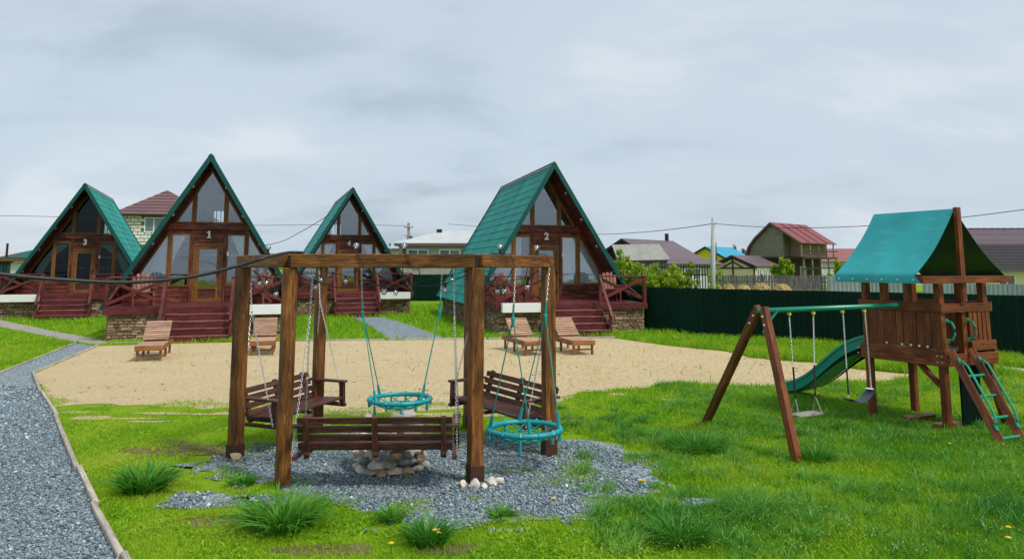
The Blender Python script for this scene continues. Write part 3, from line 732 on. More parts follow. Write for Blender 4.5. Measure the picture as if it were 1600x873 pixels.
        for q in range(8):
            # local x along house, local -y down the slope, z outwards
            if s_ < 0: X = Vector((0, -1, 0)); org = Vector((0, y0 + wsh * (q + 1), APEX))
            else: X = Vector((0, 1, 0)); org = Vector((0, y0 + wsh * q, APEX))
            Yv = -dn; M = Matrix(((X.x, Yv.x, n_.x, 0), (X.y, Yv.y, n_.y, 0), (X.z, Yv.z, n_.z, 0), (0, 0, 0, 1))); M.translation = org - n_ * 0.045
            link('roof_sheet', me, None, root, M)
        # green rake board at the front and back
        for yy in (y0 - 0.012, y1 + 0.012):
            a = top - n_ * 0.055 + dn * 0.02; b = top - n_ * 0.055 + dn * sl_len
            bar('rake_board', root, (a.x, yy, a.z), (b.x, yy, b.z), 0.028, 0.155, 'trim_green', n_)
            a = top + n_ * 0.018 + dn * 0.02; b = top + n_ * 0.018 + dn * sl_len
            bar('rake_cap', root, (a.x, yy + (0.05 if yy < 0 else -0.05), a.z), (b.x, yy + (0.05 if yy < 0 else -0.05), b.z), 0.13, 0.012, 'trim_green', n_)
        rc = top + dn * 0.09 + n_ * 0.012
        bar('ridge_cap', root, (rc.x, y0 + 0.0, rc.z), (rc.x, y1, rc.z), 0.20, 0.012, 'ridge_metal', n_)
        # small round soffit lights near the front rake
        for q in range(4):
            c = top + dn * (1.25 + q * 1.15) - n_ * 0.12
            mb = MB(); u = dn; w = Vector((0, 1, 0)); vs = []
            for lv in (0, 0.03):
                for a in range(8): vs.append(Vector((0, 0, 0)) + u * (0.045 * math.cos(a * math.pi / 4)) + w * (0.045 * math.sin(a * math.pi / 4)) - n_ * lv)
            mb.add(vs, [list(range(8)), list(range(8, 16))[::-1]] + [[a, a + 8, (a + 1) % 8 + 8, (a + 1) % 8] for a in range(8)]); mb.build('soffit_light', 'lamp_white', root, loc=(c.x, y0 + 0.30, c.z))
    # ---- floor, mezzanine, back wall, inside
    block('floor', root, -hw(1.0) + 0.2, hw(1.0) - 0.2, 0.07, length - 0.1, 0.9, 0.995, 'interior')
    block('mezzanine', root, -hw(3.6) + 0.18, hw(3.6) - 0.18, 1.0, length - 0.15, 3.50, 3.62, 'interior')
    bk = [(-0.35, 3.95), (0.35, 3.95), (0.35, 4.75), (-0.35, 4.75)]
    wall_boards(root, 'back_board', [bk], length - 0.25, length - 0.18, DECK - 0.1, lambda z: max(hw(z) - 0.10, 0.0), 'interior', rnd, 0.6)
    window(root, bk, length - 0.20, 'window_glass', 0.06, 'white_paint')
    block('mezzanine_rail', root, -0.80, 0.80, 1.02, 1.07, 4.38, 4.43, 'soffit_wood')
    mb = MB()
    for q in range(11): mb.abox(-0.78 + q * 0.153, -0.75 + q * 0.153, 1.03, 1.06, 3.62, 4.38)
    bo_ = mb.build('balusters', 'soffit_wood', root); bo_['kind'] = 'stuff'
    # ---- curtains
    if curt == 'swept':      # drawn back towards the outer corner
        curtain(root, [(-2.05, 1.62), (-1.72, 1.62), (-0.62, 3.28), (-1.12, 3.28)], 0.085, num); curtain(root, [(1.72, 1.62), (2.05, 1.62), (1.12, 3.28), (0.62, 3.28)], 0.085, num + 1)
    elif curt == 'full':
        curtain(root, [(-2.2, 1.5), (-0.95, 1.5), (-0.95, 3.36), (-1.35, 3.36)], 0.085, num); curtain(root, [(0.62, 1.5), (2.2, 1.5), (1.3, 3.36), (0.62, 3.36)], 0.085, num + 1)
    elif curt == 'half':
        curtain(root, [(-2.25, 1.5), (-1.28, 1.5), (-0.72, 3.36), (-1.3, 3.36)], 0.085, num); curtain(root, [(1.22, 1.5), (2.25, 1.5), (1.3, 3.36), (0.72, 3.36)], 0.085, num + 1)
    # ---- stone plinth (side walls under the roof and deck fronts)
    core = MB(); core.abox(-hw(1.0) + 0.22, hw(1.0) - 0.22, 0.0, length - 0.1, 0, 0.9)
    core.abox(-deckw + 0.1, -0.93, -deckd + 0.1, -0.001, 0, 0.80); core.abox(0.93, deckw - 0.1, -deckd + 0.1, -0.001, 0, 0.80); core.abox(-0.93, 0.93, -deckd + 0.3, -0.001, 0, 0.80)
    core.build('plinth_core', 'cladding_joint', root)
    st = MB()
    for s_ in (-1, 1):
        a, b = (-deckw + 0.1, -0.93) if s_ < 0 else (0.93, deckw - 0.1)
        stone_face(st, a, b, 0, 0.80, lambda x, z, d: (x, -deckd + 0.1 - d, z), rnd)
        X = s_ * (deckw - 0.1); stone_face(st, -deckd + 0.1, 0, 0, 0.80, lambda y, z, d, X=X, s_=s_: (X + s_ * d, y, z), rnd)
        X2 = s_ * (hw(1.0) - 0.22); stone_face(st, 0, length - 0.1, 0, 0.88, lambda y, z, d, X2=X2, s_=s_: (X2 + s_ * d, y, z), rnd)
    # fix face directions not needed: two-sided
    o = st.build('stone_cladding', 'cladding_stone', root, tones=True); o['kind'] = 'stuff'
    # ---- deck
    nb = 24; bw = deckd / nb
    for q in range(nb): block('deck_board', root, -deckw, deckw, -deckd + bw * q + 0.003, -deckd + bw * (q + 1) - 0.003, 0.965, 1.0, 'step_wood', 0.003)
    block('deck_fascia', root, -deckw - 0.02, deckw + 0.02, -deckd - 0.032, -deckd + 0.0, 0.79, 0.962, 'step_wood')
    for s_ in (-1, 1): block('deck_fascia', root, s_ * deckw, s_ * (deckw + 0.03), -deckd + 0.002, 0, 0.79, 0.962, 'step_wood')
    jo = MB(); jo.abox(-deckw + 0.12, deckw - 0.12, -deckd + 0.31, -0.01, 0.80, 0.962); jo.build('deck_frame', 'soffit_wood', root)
    # ---- steps: five risers
    nst = 5; rh = 1.0 / nst
    for q in range(nst - 1):
        zt = rh * (nst - 1 - q); yf = -deckd - 0.032 - 0.26 * (q + 1)
        block('step_tread', root, -0.92, 0.92, yf - 0.02, yf + 0.258, zt - 0.04, zt, 'tread_wood', 0.006)
        block('step_riser', root, -0.90, 0.90, yf, yf + 0.028, zt - rh + 0.0, zt - 0.042, 'step_wood', 0.003)
    for s_ in (-1, 1):
        mb = MB(); yb = -deckd - 0.033
        pl = [(yb, 0.80), (yb, 0.0), (yb - 1.03, 0.0), (yb - 1.03, 0.155), (yb - 0.26, 0.755)]
        n = len(pl); X = s_ * 0.925
        vs = [(X - 0.0, p[0], p[1]) for p in pl] + [(X + s_ * 0.03, p[0], p[1]) for p in pl]
        mb.add(vs, [list(range(n)), list(range(n, 2 * n))[::-1]] + [[i, i + n, (i + 1) % n + n, (i + 1) % n] for i in range(n)]); mb.build('stringer', 'step_wood', root)
        # sloped handrail with lower newel
        X = s_ * 0.98
        block('newel_post', root, X - 0.045, X + 0.045, yb - 0.93, yb - 0.84, 0.0, 0.72, 'step_wood')
        bar('handrail', root, (X, yb - 1.06, 0.62), (X, yb + 0.09, 1.88), 0.09, 0.05, 'step_wood')
    # ---- railings with crossed braces
    def rail(pa, pb, brace=True):
        a, b = Vector(pa), Vector(pb); d_ = (b - a).normalized()
        bar('top_rail', root, a + Vector((0, 0, 0.90)), b + Vector((0, 0, 0.90)), 0.11, 0.045, 'step_wood')
        if brace:
            bar('cross_brace', root, a + d_ * 0.05 + Vector((0, 0, 0.10)), b - d_ * 0.05 + Vector((0, 0, 0.83)), 0.045, 0.10, 'step_wood')
            off = Vector((-d_.y, d_.x, 0)) * 0.048
            bar('cross_brace', root, a + d_ * 0.05 + Vector((0, 0, 0.83)) + off, b - d_ * 0.05 + Vector((0, 0, 0.10)) + off, 0.045, 0.10, 'step_wood')
    yr = -deckd + 0.06
    for s_ in (-1, 1):
        for (x, y) in ((s_ * (deckw - 0.05), yr), (s_ * 0.98, yr), (s_ * (deckw - 0.05), -0.35)): block('rail_post', root, x - 0.05, x + 0.05, y - 0.05, y + 0.05, 1.0, 1.876, 'step_wood')
        rail((s_ * 0.93, yr, 1.0), (s_ * deckw, yr, 1.0)); rail((s_ * (deckw - 0.05), yr + 0.06, 1.0), (s_ * (deckw - 0.05), -0.30, 1.0))
    return root
C1, C2, C3, C4 = (-10.80, 27.5), (1.30, 29.6), (-20.45, 37.0), (-8.25, 39.0)
A1, A2, A3, A4 = R(18), R(13), R(20), R(18)
K1 = cabin(1, C1, A1, 'A-frame cabin numbered one, standing behind the lone sun lounger', curt='half')
K2 = cabin(2, C2, A2, 'A-frame cabin numbered two, beside the dark green fence, drawn curtains', curt='full', length=8.0)
K3 = cabin(3, C3, A3, 'A-frame cabin numbered three with dark windows and swept back curtains', dark=True, curt='swept')
K4 = cabin(4, C4, A4, 'A-frame cabin numbered four, at the end of the gravel path behind the pergola', curt='half')
def atc(K, x, y, z=0): return K.matrix_basis @ Vector((x, y, z))
# white planter boxes hung on the deck fronts
def planter(K, side, lab):
    p = atc(K, side * 1.78, -3.4 - 0.036 - 0.13, 0.74); t = thing('planter_box', lab, 'planter', p, K.rotation_euler.z, 'white planter boxes on the deck fronts')
    for (y0, y1) in ((-0.13, -0.11), (0.11, 0.129)): block('side_panel', t, -0.72, 0.72, y0, y1, 0, 0.30, 'white_paint')
    for s_ in (-1, 1): block('end_panel', t, s_ * 0.72, s_ * 0.70, -0.109, 0.109, 0, 0.30, 'white_paint')
    block('base_panel', t, -0.699, 0.699, -0.109, 0.109, 0.0, 0.02, 'white_paint'); block('soil', t, -0.699, 0.699, -0.109, 0.109, 0.021, 0.24, 'ash')
planter(K1, 1, 'long white planter box on the deck front of cabin numbered one'); planter(K2, -1, 'long white planter box on the deck front of cabin two above the loungers')
planter(K3, -1, 'long white planter box on the deck deck of cabin three beside the concrete path'); planter(K4, 1, 'long white planter box on the deck side of cabin four beside its gravel path')
# slatted garden chairs on the decks
def garden_chair(K, x, y, rz, lab):
    t = thing('garden_chair', lab, 'chair', atc(K, x, y, 1.0), K.rotation_euler.z + rz, 'slatted garden chairs on the cabin decks')
    for s_ in (-1, 1):
        block('leg', t, s_ * 0.30 - 0.02, s_ * 0.30 + 0.02, -0.32, -0.23, 0, 0.54, 'chair_wood')
        bar('leg', t, (s_ * 0.265, -0.36, 0.36), (s_ * 0.265, 0.46, 0.04), 0.03, 0.09, 'chair_wood')
        block('armrest', t, s_ * 0.24, s_ * 0.40, -0.36, 0.36, 0.541, 0.566, 'chair_wood')
        block('leg', t, s_ * 0.285 - 0.018, s_ * 0.285 + 0.018, 0.22, 0.29, 0.0, 0.54, 'chair_wood')
    for q in range(6):
        yy = -0.36 + q * 0.095; z = 0.395 - (yy + 0.36) * 0.36
        bar('seat_slat', t, (-0.27, yy, z + 0.035), (0.27, yy, z + 0.035), 0.082, 0.02, 'chair_wood', (0, 0.34, 0.94))
    for q in range(5):
        x = -0.24 + q * 0.12; hgt = 1.02 - 0.10 * ((q - 2) / 2) ** 2
        bar('back_slat', t, (x * 0.85, 0.15, 0.24), (x * 1.12, 0.50, hgt), 0.10, 0.02, 'chair_wood', (0, -0.9, 0.3))
    block('back_rail', t, -0.30, 0.30, 0.335, 0.375, 0.60, 0.66, 'chair_wood')
garden_chair(K1, -1.75, -2.2, R(12), 'red brown slatted garden chair on the deck of cabin 1, near cabin 3')
garden_chair(K1, 1.75, -2.2, R(-25), 'red brown slatted garden chair on the deck of cabin 1, above its white planter')
garden_chair(K2, -1.8, -2.3, R(55), 'red brown slatted garden chair turned sideways on the deck of cabin 2, above the planter')
garden_chair(K2, 1.85, -2.0, R(-8), 'red brown slatted garden chair on the deck of cabin 2, beside the dark fence')
# ================================================================== HEXAGONAL SWING PERGOLA
pf = [G(441, 757), G(742, 755), G(858, 712), None, None, G(367, 716)]
pf[3] = Vector((-0.60, 11.15, 0)); pf[4] = Vector((-2.70, 11.0, 0))
pc = sum(pf, Vector()) / 6
PG = thing('swing_pergola', 'six sided brown timber pergola frame holding the hanging swings', 'pergola', (pc.x, pc.y, 0))
BZ0, BZ1 = 2.235, 2.385
pl_ = [p - pc for p in pf]
prot = [27, 24, 22, 20, 30, -28]
for i, p in enumerate(pl_):
    a = R(prot[i]); t = 0.14
    z0 = 0.0
    o = bar('post', PG, (p.x, p.y, z0), (p.x, p.y, BZ0), t, t, 'pergola_wood', (math.sin(-a), math.cos(-a), 0), 0.008)
    if i in (1, 2, 5, 3):
        s_ = MB(); w = t / 2 + 0.006; hgt = 0.19 if i != 5 else 0.17
        ca, sa = math.cos(a), math.sin(a)
        vs = [];
        for z in (0.0, hgt):
            for (x, y) in ((-w, -w), (w, -w), (w, w), (-w, w)): vs.append((x * ca - y * sa, x * sa + y * ca, z))
        s_.add(vs, [[0, 1, 5, 4], [1, 2, 6, 5], [2, 3, 7, 6], [3, 0, 4, 7], [4, 5, 6, 7]]); so = s_.build('post_sleeve', 'sleeve_metal', PG, loc=(p.x, p.y, 0.0))
for i in range(6):
    a, b = pl_[i], pl_[(i + 1) % 6]; d = (b - a).normalized(); a2 = a - d * (0.03 if i != 0 else 0.02) ; b2 = b + d * 0.03
    if i == 0: a2, b2 = a + d * 0.015, b - d * 0.015
    if i in (1, 5): a2, b2 = a + d * 0.03, b + d * 0.03
    if i == 5: a2, b2 = a - d * 0.05, b - d * 0.06
    if i in (2, 3, 4): a2, b2 = a + d * 0.07, b - d * 0.07
    bar('beam', PG, (a2.x, a2.y, (BZ0 + BZ1) / 2), (b2.x, b2.y, (BZ0 + BZ1) / 2), 0.15, BZ1 - BZ0 - 0.004 * (i % 2), 'pergola_wood', bev=0.010)
# corner plates in the gaps
for i in (0, 1):
    p = pl_[i]; mb = MB(); mb.abox(-0.02, 0.02, -0.03, 0.03, 0, 0.14); mb.build('corner_bracket', 'dark_wood', PG, loc=(p.x, p.y, BZ0))

# ---- bench swings
def bench_swing(i, j, off_out, rz_extra, lab, W=1.56, zt=0.44, yaw=0.0, shift=0.0, tilt=0.0):
    a, b = pf[i], pf[j]; mid = (a + b) / 2; d = (b - a).normalized(); outw = (mid - pc); outw.z = 0; outw = (outw - d * outw.dot(d)).normalized()
    pos = mid + outw * off_out + d * shift
    # local: +y = towards backrest (outwards)
    rz = math.atan2(outw.y, outw.x) - math.pi / 2 + yaw
    t = thing('bench_swing', lab, 'bench swing', (pos.x, pos.y, 0), rz, 'wooden bench swings on chains'); t.rotation_euler = (0, tilt, rz)
    h = W / 2; z = zt
    for q in range(5):
        y = -0.22 + q * 0.098; block('seat_slat', t, -h, h, y - 0.042, y + 0.042, z - 0.014 - q * 0.006, z + 0.014 - q * 0.006, 'bench_wood')
    bt = Vector((0, 0.25, z - 0.03)); tp = Vector((0, 0.36, z + 0.315))
    for q in range(4):
        f = 0.12 + q * 0.255; c = bt.lerp(tp, f)
        bar('back_slat', t, (-h, c.y - 0.02, c.z), (h, c.y - 0.02, c.z), 0.024, 0.070, 'bench_wood', (0, 0.30, 0.95))
    for x in (-h + 0.09, 0, h - 0.09):
        bar('back_strut', t, (x, 0.235, z - 0.10), (x, 0.368, z + 0.32), 0.055, 0.045, 'bench_wood', (0, 1, 0))
        block('seat_bearer', t, x - 0.028, x + 0.028, -0.27, 0.29, z - 0.075 , z - 0.04, 'bench_wood')
    for s_ in (-1, 1):
        x = s_ * (h + 0.02)
        block('armrest', t, x - 0.04, x + 0.04, -0.30, 0.32, z + 0.20, z + 0.228, 'bench_wood')
        block('arm_post', t, x - 0.025, x + 0.025, -0.27, -0.20, z - 0.075, z + 0.20, 'bench_wood')
        block('side_bearer', t, x - 0.025, x + 0.025, -0.29, 0.30, z - 0.115, z - 0.076, 'bench_wood')
        ztop = BZ0 - 0.03
        topx = s_ * min(h + 0.02, 0.76); hook = Vector((topx, -off_out if yaw == 0 else -off_out * math.cos(yaw), ztop))
        split = Vector((x * 0.3 + topx * 0.7, (hook.y * 0.85 + 0.03 * 0.15), z + 1.28))
        for yy in (-0.235, 0.29):
            mb = MB(); chain_mesh(mb, (x + s_ * 0.03, yy, z - 0.08), split); mb.build('chain', 'steel', t)
        mb = MB(); chain_mesh(mb, split, hook); mb.build('chain', 'steel', t)
        mb = MB(); mb.tube([hook + Vector((0, 0, q)) for q in (-0.01, 0.03)], 0.012, 6); mb.build('eye_bolt', 'steel', t)
    return t
bench_swing(0, 1, 0.05, 0, 'dark brown bench swing seen from behind, in front of stone fire pit')
bench_swing(4, 5, -0.17, 0, 'brown bench swing between two posts on the cabin 1 side', shift=-0.12, W=1.28, zt=0.46, yaw=R(-4), tilt=R(-2.5))
bench_swing(2, 3, -0.10, 0, 'brown tilted bench swing behind the turquoise nest swing, toward cabin 2', W=1.45, zt=0.46, yaw=R(6), tilt=R(3))

# ---- nest swings
def nest_swing(i, j, off, lab, rad, z, ha, hb, knot=1.55, turn=0.0):
    a, b = pf[i], pf[j]; mid = a.lerp(b, (ha + hb) / 2); d = (b - a).normalized(); outw = mid - pc; outw.z = 0; outw = (outw - d * outw.dot(d)).normalized()
    pos = mid + outw * off; rz = math.atan2(d.y, d.x)
    t = thing('nest_swing', lab, 'nest swing', (pos.x, pos.y, 0), rz, 'turquoise nest swings')
    ring = [Vector((rad * math.cos(q), rad * math.sin(q), z)) for q in [2 * math.pi * k2 / 40 for k2 in range(40)]]
    mb = MB(); mb.tube(ring, 0.031, 10, True); mb.build('ring', 'teal_plastic', t, smooth=True)
    net = MB(); n = 12; rnd = random.Random(i)
    for k2 in range(n):
        a0 = 2 * math.pi * k2 / n
        for sgn in (-1, 1):
            pts = []
            for s2 in range(7):
                f = s2 / 6; rr = rad * (1 - 0.86 * f); aa = a0 + sgn * f * 1.15
                pts.append((rr * math.cos(aa), rr * math.sin(aa), z - 0.13 * (1 - (1 - f) ** 2) - 0.0))
            net.tube(pts, 0.007, 5)
    for f in (0.35, 0.62, 0.86):
        rr = rad * (1 - 0.86 * f); net.tube([(rr * math.cos(q), rr * math.sin(q), z - 0.13 * (1 - (1 - f) ** 2)) for q in [2 * math.pi * w / 20 for w in range(20)]], 0.007, 5, True)
    net.build('net', 'rope_teal', t)
    for k2 in range(13):
        a0 = 2 * math.pi * (k2 + 0.5) / 13; r0 = rad + 0.0; x, y = r0 * math.cos(a0), r0 * math.sin(a0); L = rnd.uniform(0.05, 0.16) if k2 % 2 else rnd.uniform(0.03, 0.07)
        mb = MB(); mb.tube([(x, y, z + 0.036), (x * 1.06, y * 1.06, z), (x * 1.02, y * 1.02, z - 0.045), (x * 1.0, y * 1.0, z - 0.045 - L)], [0.016, 0.018, 0.014, 0.020], 6); mb.build('net_tie', 'teal_plastic', t)
    half = (b - a).length * (hb - ha) / 2
    for s_ in (-1, 1):
        hook = Vector((s_ * half, -off * 1.0, BZ0 - 0.02)); kn = Vector((s_ * half * 0.95, -off * 0.6, knot))
        for sy in (-1, 1):
            q = Vector((s_ * rad * 0.72, sy * rad * 0.69, z + 0.02)); mb = MB()
            mb.tube([q - Vector((0, 0, 0.03)), q + (kn - q) * 0.12], [0.024, 0.016], 7); mb.build('rope_tie', 'teal_plastic', t)
            mb = MB(); mb.tube([q, q.lerp(kn, 0.5), kn], 0.0075, 6); mb.build('rope', 'rope_teal', t)
        up = kn.lerp(hook, 0.30 if (hook.z - kn.z) > 0.5 else 0.42)
        mb = MB(); mb.tube([kn - Vector((0, 0, 0.09)), kn, kn + (up - kn) * 0.2, up], [0.014, 0.026, 0.014, 0.011], 7); mb.build('rope_knot', 'rope_teal', t)
        mb = MB(); chain_mesh(mb, up, hook); mb.build('chain', 'steel', t)
        mb = MB(); mb.tube([hook - Vector((0, 0, 0.01)), hook + Vector((0, 0, 0.02))], 0.012, 6); mb.build('eye_bolt', 'steel', t)
    return t
nest_swing(1, 2, 0.12, 'round turquoise nest swing hanging beside the rocks and sleeved posts', 0.40, 0.44, 0.28, 0.76, 1.68)
nest_swing(3, 4, -0.05, 'round turquoise nest swing hanging above the fire pit, toward cabin 4', 0.42, 0.42, 0.19, 0.73, 1.62)

# ---- string of bulbs
SL = thing('string_lights', 'black wire string of clear bulbs wound round the pergola beams', 'string lights', (pc.x, pc.y, 0))
wire = MB(); bulbs = []
rnd = random.Random(4)
for i in range(6):
    a, b = pl_[i], pl_[(i + 1) % 6]; inw = -((a + b) / 2); inw.z = 0; inw.normalize(); pts = []
    top0 = i in (0, 1)
    for q in range(25):
        f = q / 24; sag = 0.20 * 4 * f * (1 - f) * (1 + 0.25 * math.sin(f * 9 + i))
        p = a.lerp(b, f) + inw * 0.13; p.z = BZ0 - 0.03 - sag; pts.append(p)
    wire.tube(pts, 0.006, 5)
    for f in (0.16, 0.5, 0.84): bulbs.append(pts[int(f * 24)].copy())
for (f0, i) in ((0.34, 0), (0.60, 0), (0.28, 1), (0.80, 1), (0.5, 5)):
    a, b = pl_[i], pl_[(i + 1) % 6]; inw = -((a + b) / 2); inw.z = 0; inw.normalize(); c = a.lerp(b, f0)
    pts = [c + inw * 0.13 + Vector((0, 0, BZ0 - 0.16)), c + inw * 0.10 + Vector((0, 0, BZ0)), c + inw * 0.085 + Vector((0, 0, BZ1 + 0.012)), c + Vector((0.02, 0, BZ1 + 0.012)), c - inw * 0.088 + Vector((0.05, 0, BZ1 + 0.006)), c - inw * 0.088 + Vector((0.13, 0, BZ0 - 0.02)), c + inw * 0.02 + Vector((0.18, 0, BZ0 - 0.012)), c + inw * 0.13 + Vector((0.2, 0, BZ0 - 0.16))]
    wire.tube(pts, 0.006, 5); bp = c + Vector((-0.03, 0, BZ1 + 0.06)); bulbs.append(('up', c + Vector((0.02, 0, BZ1 + 0.012))))
wire.build('wire', 'black_rubber', SL)
bme = None
def sphere(mb, c, r, nu=10, nv=7, sx=1, sy=1, sz=1):
    vs = []; 
    for j in range(nv + 1):
        t = math.pi * j / nv
        for i2 in range(nu): vs.append((c[0] + r * sx * math.sin(t) * math.cos(2 * math.pi * i2 / nu), c[1] + r * sy * math.sin(t) * math.sin(2 * math.pi * i2 / nu), c[2] + r * sz * math.cos(t)))
    mb.add(vs, [[j * nu + i2, (j + 1) * nu + i2, (j + 1) * nu + (i2 + 1) % nu, j * nu + (i2 + 1) % nu] for j in range(nv) for i2 in range(nu)])
for up_ in (False, True):
    pass
mb = MB(); sphere(mb, (0, 0, -0.075), 0.034, 10, 7, 1, 1, 1.1); bo = mb.build('bulb', 'bulb_glass', None, smooth=True); bme = bo.data; bpy.data.objects.remove(bo)
mb = MB(); mb.tube([(0, 0, 0.006), (0, 0, -0.045)], 0.017, 8); so_ = mb.build('socket', 'black_rubber', None); sme = so_.data; bpy.data.objects.remove(so_)
mb = MB(); sphere(mb, (0, 0, -0.072), 0.012, 6, 5, 1, 1, 1.5); fo_ = mb.build('filament', 'lamp_white', None); fme = fo_.data; bpy.data.objects.remove(fo_)
for bpt in bulbs:
    fl = isinstance(bpt, tuple); p = bpt[1] if fl else bpt
    o = link('bulb', bme, None, SL); o.location = p
    if fl: o.rotation_euler = (R(180), 0, 0)
    link('socket', sme, None, o); link('filament', fme, None, o)
# heavy feed cable swinging in from beyond the path to the pergola corner
cpts = []
ctrl = [P(-900, 240, 4.6), P(-450, 345, 5.4), P(-150, 405, 6.2), P(0, 428, 6.6), P(100, 437, 6.9), P(200, 441, 7.15), P(300, 432, 7.4), P(380, 413, 7.6), P(420, 401, 7.72), (pf[0] + Vector((0.0, -0.07, BZ1 + 0.014))), (pf[0] + Vector((0.14, 0.0, BZ1 + 0.012)))]
for i in range(len(ctrl) - 1):
    p0, p1, p2, p3 = ctrl[max(i - 1, 0)], ctrl[i], ctrl[i + 1], ctrl[min(i + 2, len(ctrl) - 1)]
    for q in range(6):
        t = q / 6; cpts.append(0.5 * ((2 * p1) + (p2 - p0) * t + (2 * p0 - 5 * p1 + 4 * p2 - p3) * t * t + (3 * p1 - p0 - 3 * p2 + p3) * t ** 3))
cpts.append(ctrl[-1])
mb = MB(); mb.tube(cpts, 0.017, 8); tag(mb.build('power_cable', 'black_rubber', None, smooth=True), 'thick black power cable sagging across the air to the pergola corner', 'cable')

# ---- stones
def rock_mesh(name, r, seed, mat, flat=0.7, jag=0.22, lvl=2):
    import bmesh
    bm = bmesh.new(); bmesh.ops.create_icosphere(bm, subdivisions=lvl, radius=1.0); rd = random.Random(seed)
    planes = [(Vector((rd.gauss(0, 1), rd.gauss(0, 1), rd.gauss(0, 1))).normalized(), rd.uniform(0.42, 0.85)) for _ in range(11)]
    sx, sy, sz = rd.uniform(0.8, 1.25), rd.uniform(0.7, 1.1), flat * rd.uniform(0.85, 1.15)
    for v in bm.verts:
        c = v.co.copy()
        for n, dd in planes:
            k2 = c.dot(n)
            if k2 > dd: c -= n * (k2 - dd)
        c += Vector((rd.gauss(0, 1), rd.gauss(0, 1), rd.gauss(0, 1))) * jag * 0.12
        v.co = Vector((c.x * sx, c.y * sy, c.z * sz)) * r
    me = bpy.data.meshes.new(name); bm.to_mesh(me); bm.free(); me.materials.append(MATS[mat]); return me
FP = thing('fire_pit', 'low round dry stone fire pit behind the dark bench', 'fire pit', (-1.37, 9.0, 0))
rnd = random.Random(21); rad = 0.36
meshes = [rock_mesh('stone', 1.0, 50 + q, ('pit_rock', 'white_rock', 'pit_rock_tan', 'pit_rock_blue', 'white_rock')[q % 5], 0.75, 0.3, 2) for q in range(15)]
for lv in range(5):
    n = 15
    for q in range(n):
        a = 2 * math.pi * (q + 0.5 * (lv % 2)) / n + rnd.uniform(-.08, .08)
        if lv == 4 and rnd.random() < 0.2: continue
        o = link('stone', meshes[rnd.randrange(15)], None, FP); rr = rad - lv * 0.006 + rnd.uniform(-.02, .02)
        o.location = (rr * math.cos(a), rr * math.sin(a), 0.045 + lv * 0.092); o.rotation_euler = (rnd.uniform(-.2, .2), rnd.uniform(-.2, .2), a + math.pi / 2 + rnd.uniform(-.3, .3))
        o.scale = (0.105 * rnd.uniform(0.75, 1.3), 0.10, 0.075 * rnd.uniform(0.8, 1.2))
for (x, y, z, s) in ((-0.30, 0.10, 0.53, 0.10), (0.18, 0.12, 0.55, 0.11), (0.27, -0.05, 0.52, 0.10), (0.0, 0.34, 0.50, 0.10)):
    o = link('stone', rock_mesh('stone', s, int(100 + x * 50), 'white_rock', 0.8), None, FP); o.location = (x, y, z - 0.02); o.rotation_euler = (0.3, 0.2, x * 9)
mb = MB(); sphere(mb, (0, 0, 0), 1, 14, 6, 0.32, 0.32, 0.12); mb.build('ash_heap', 'ash', FP, loc=(0, 0, 0.06))
for (px, py, r, lab, mat, sd_) in ((722, 762, 0.062, 'small white rock lying apart beside the sleeved front post foot', 'white_rock', 1), (740, 763, 0.082, 'upright angular white rock leaning on the sleeved front post', 'white_rock', 2), (757, 764, 0.055, 'smallest rounded white rock in the row at the post foot', 'white_rock', 8),
                                (768, 758, 0.075, 'grey white rock wedged beside the flat pale rock', 'white_rock', 4), (779, 757, 0.070, 'pale flat sided rock at the outer end of the rock row', 'white_rock', 5), (367, 722, 0.085, 'round tan rock against the foot of the side post', 'pit_rock_tan', 6)):
    g = G(px, py); o = link('rock', rock_mesh('rock', r, 300 + sd_, mat, 0.85, 0.3), None, None); o.location = (g.x, g.y, r * 0.55); o.rotation_euler = (0.2 * sd_, 0.1, sd_ * 1.3)
    tag(o, lab, 'rock', 'loose rocks by the pergola posts')

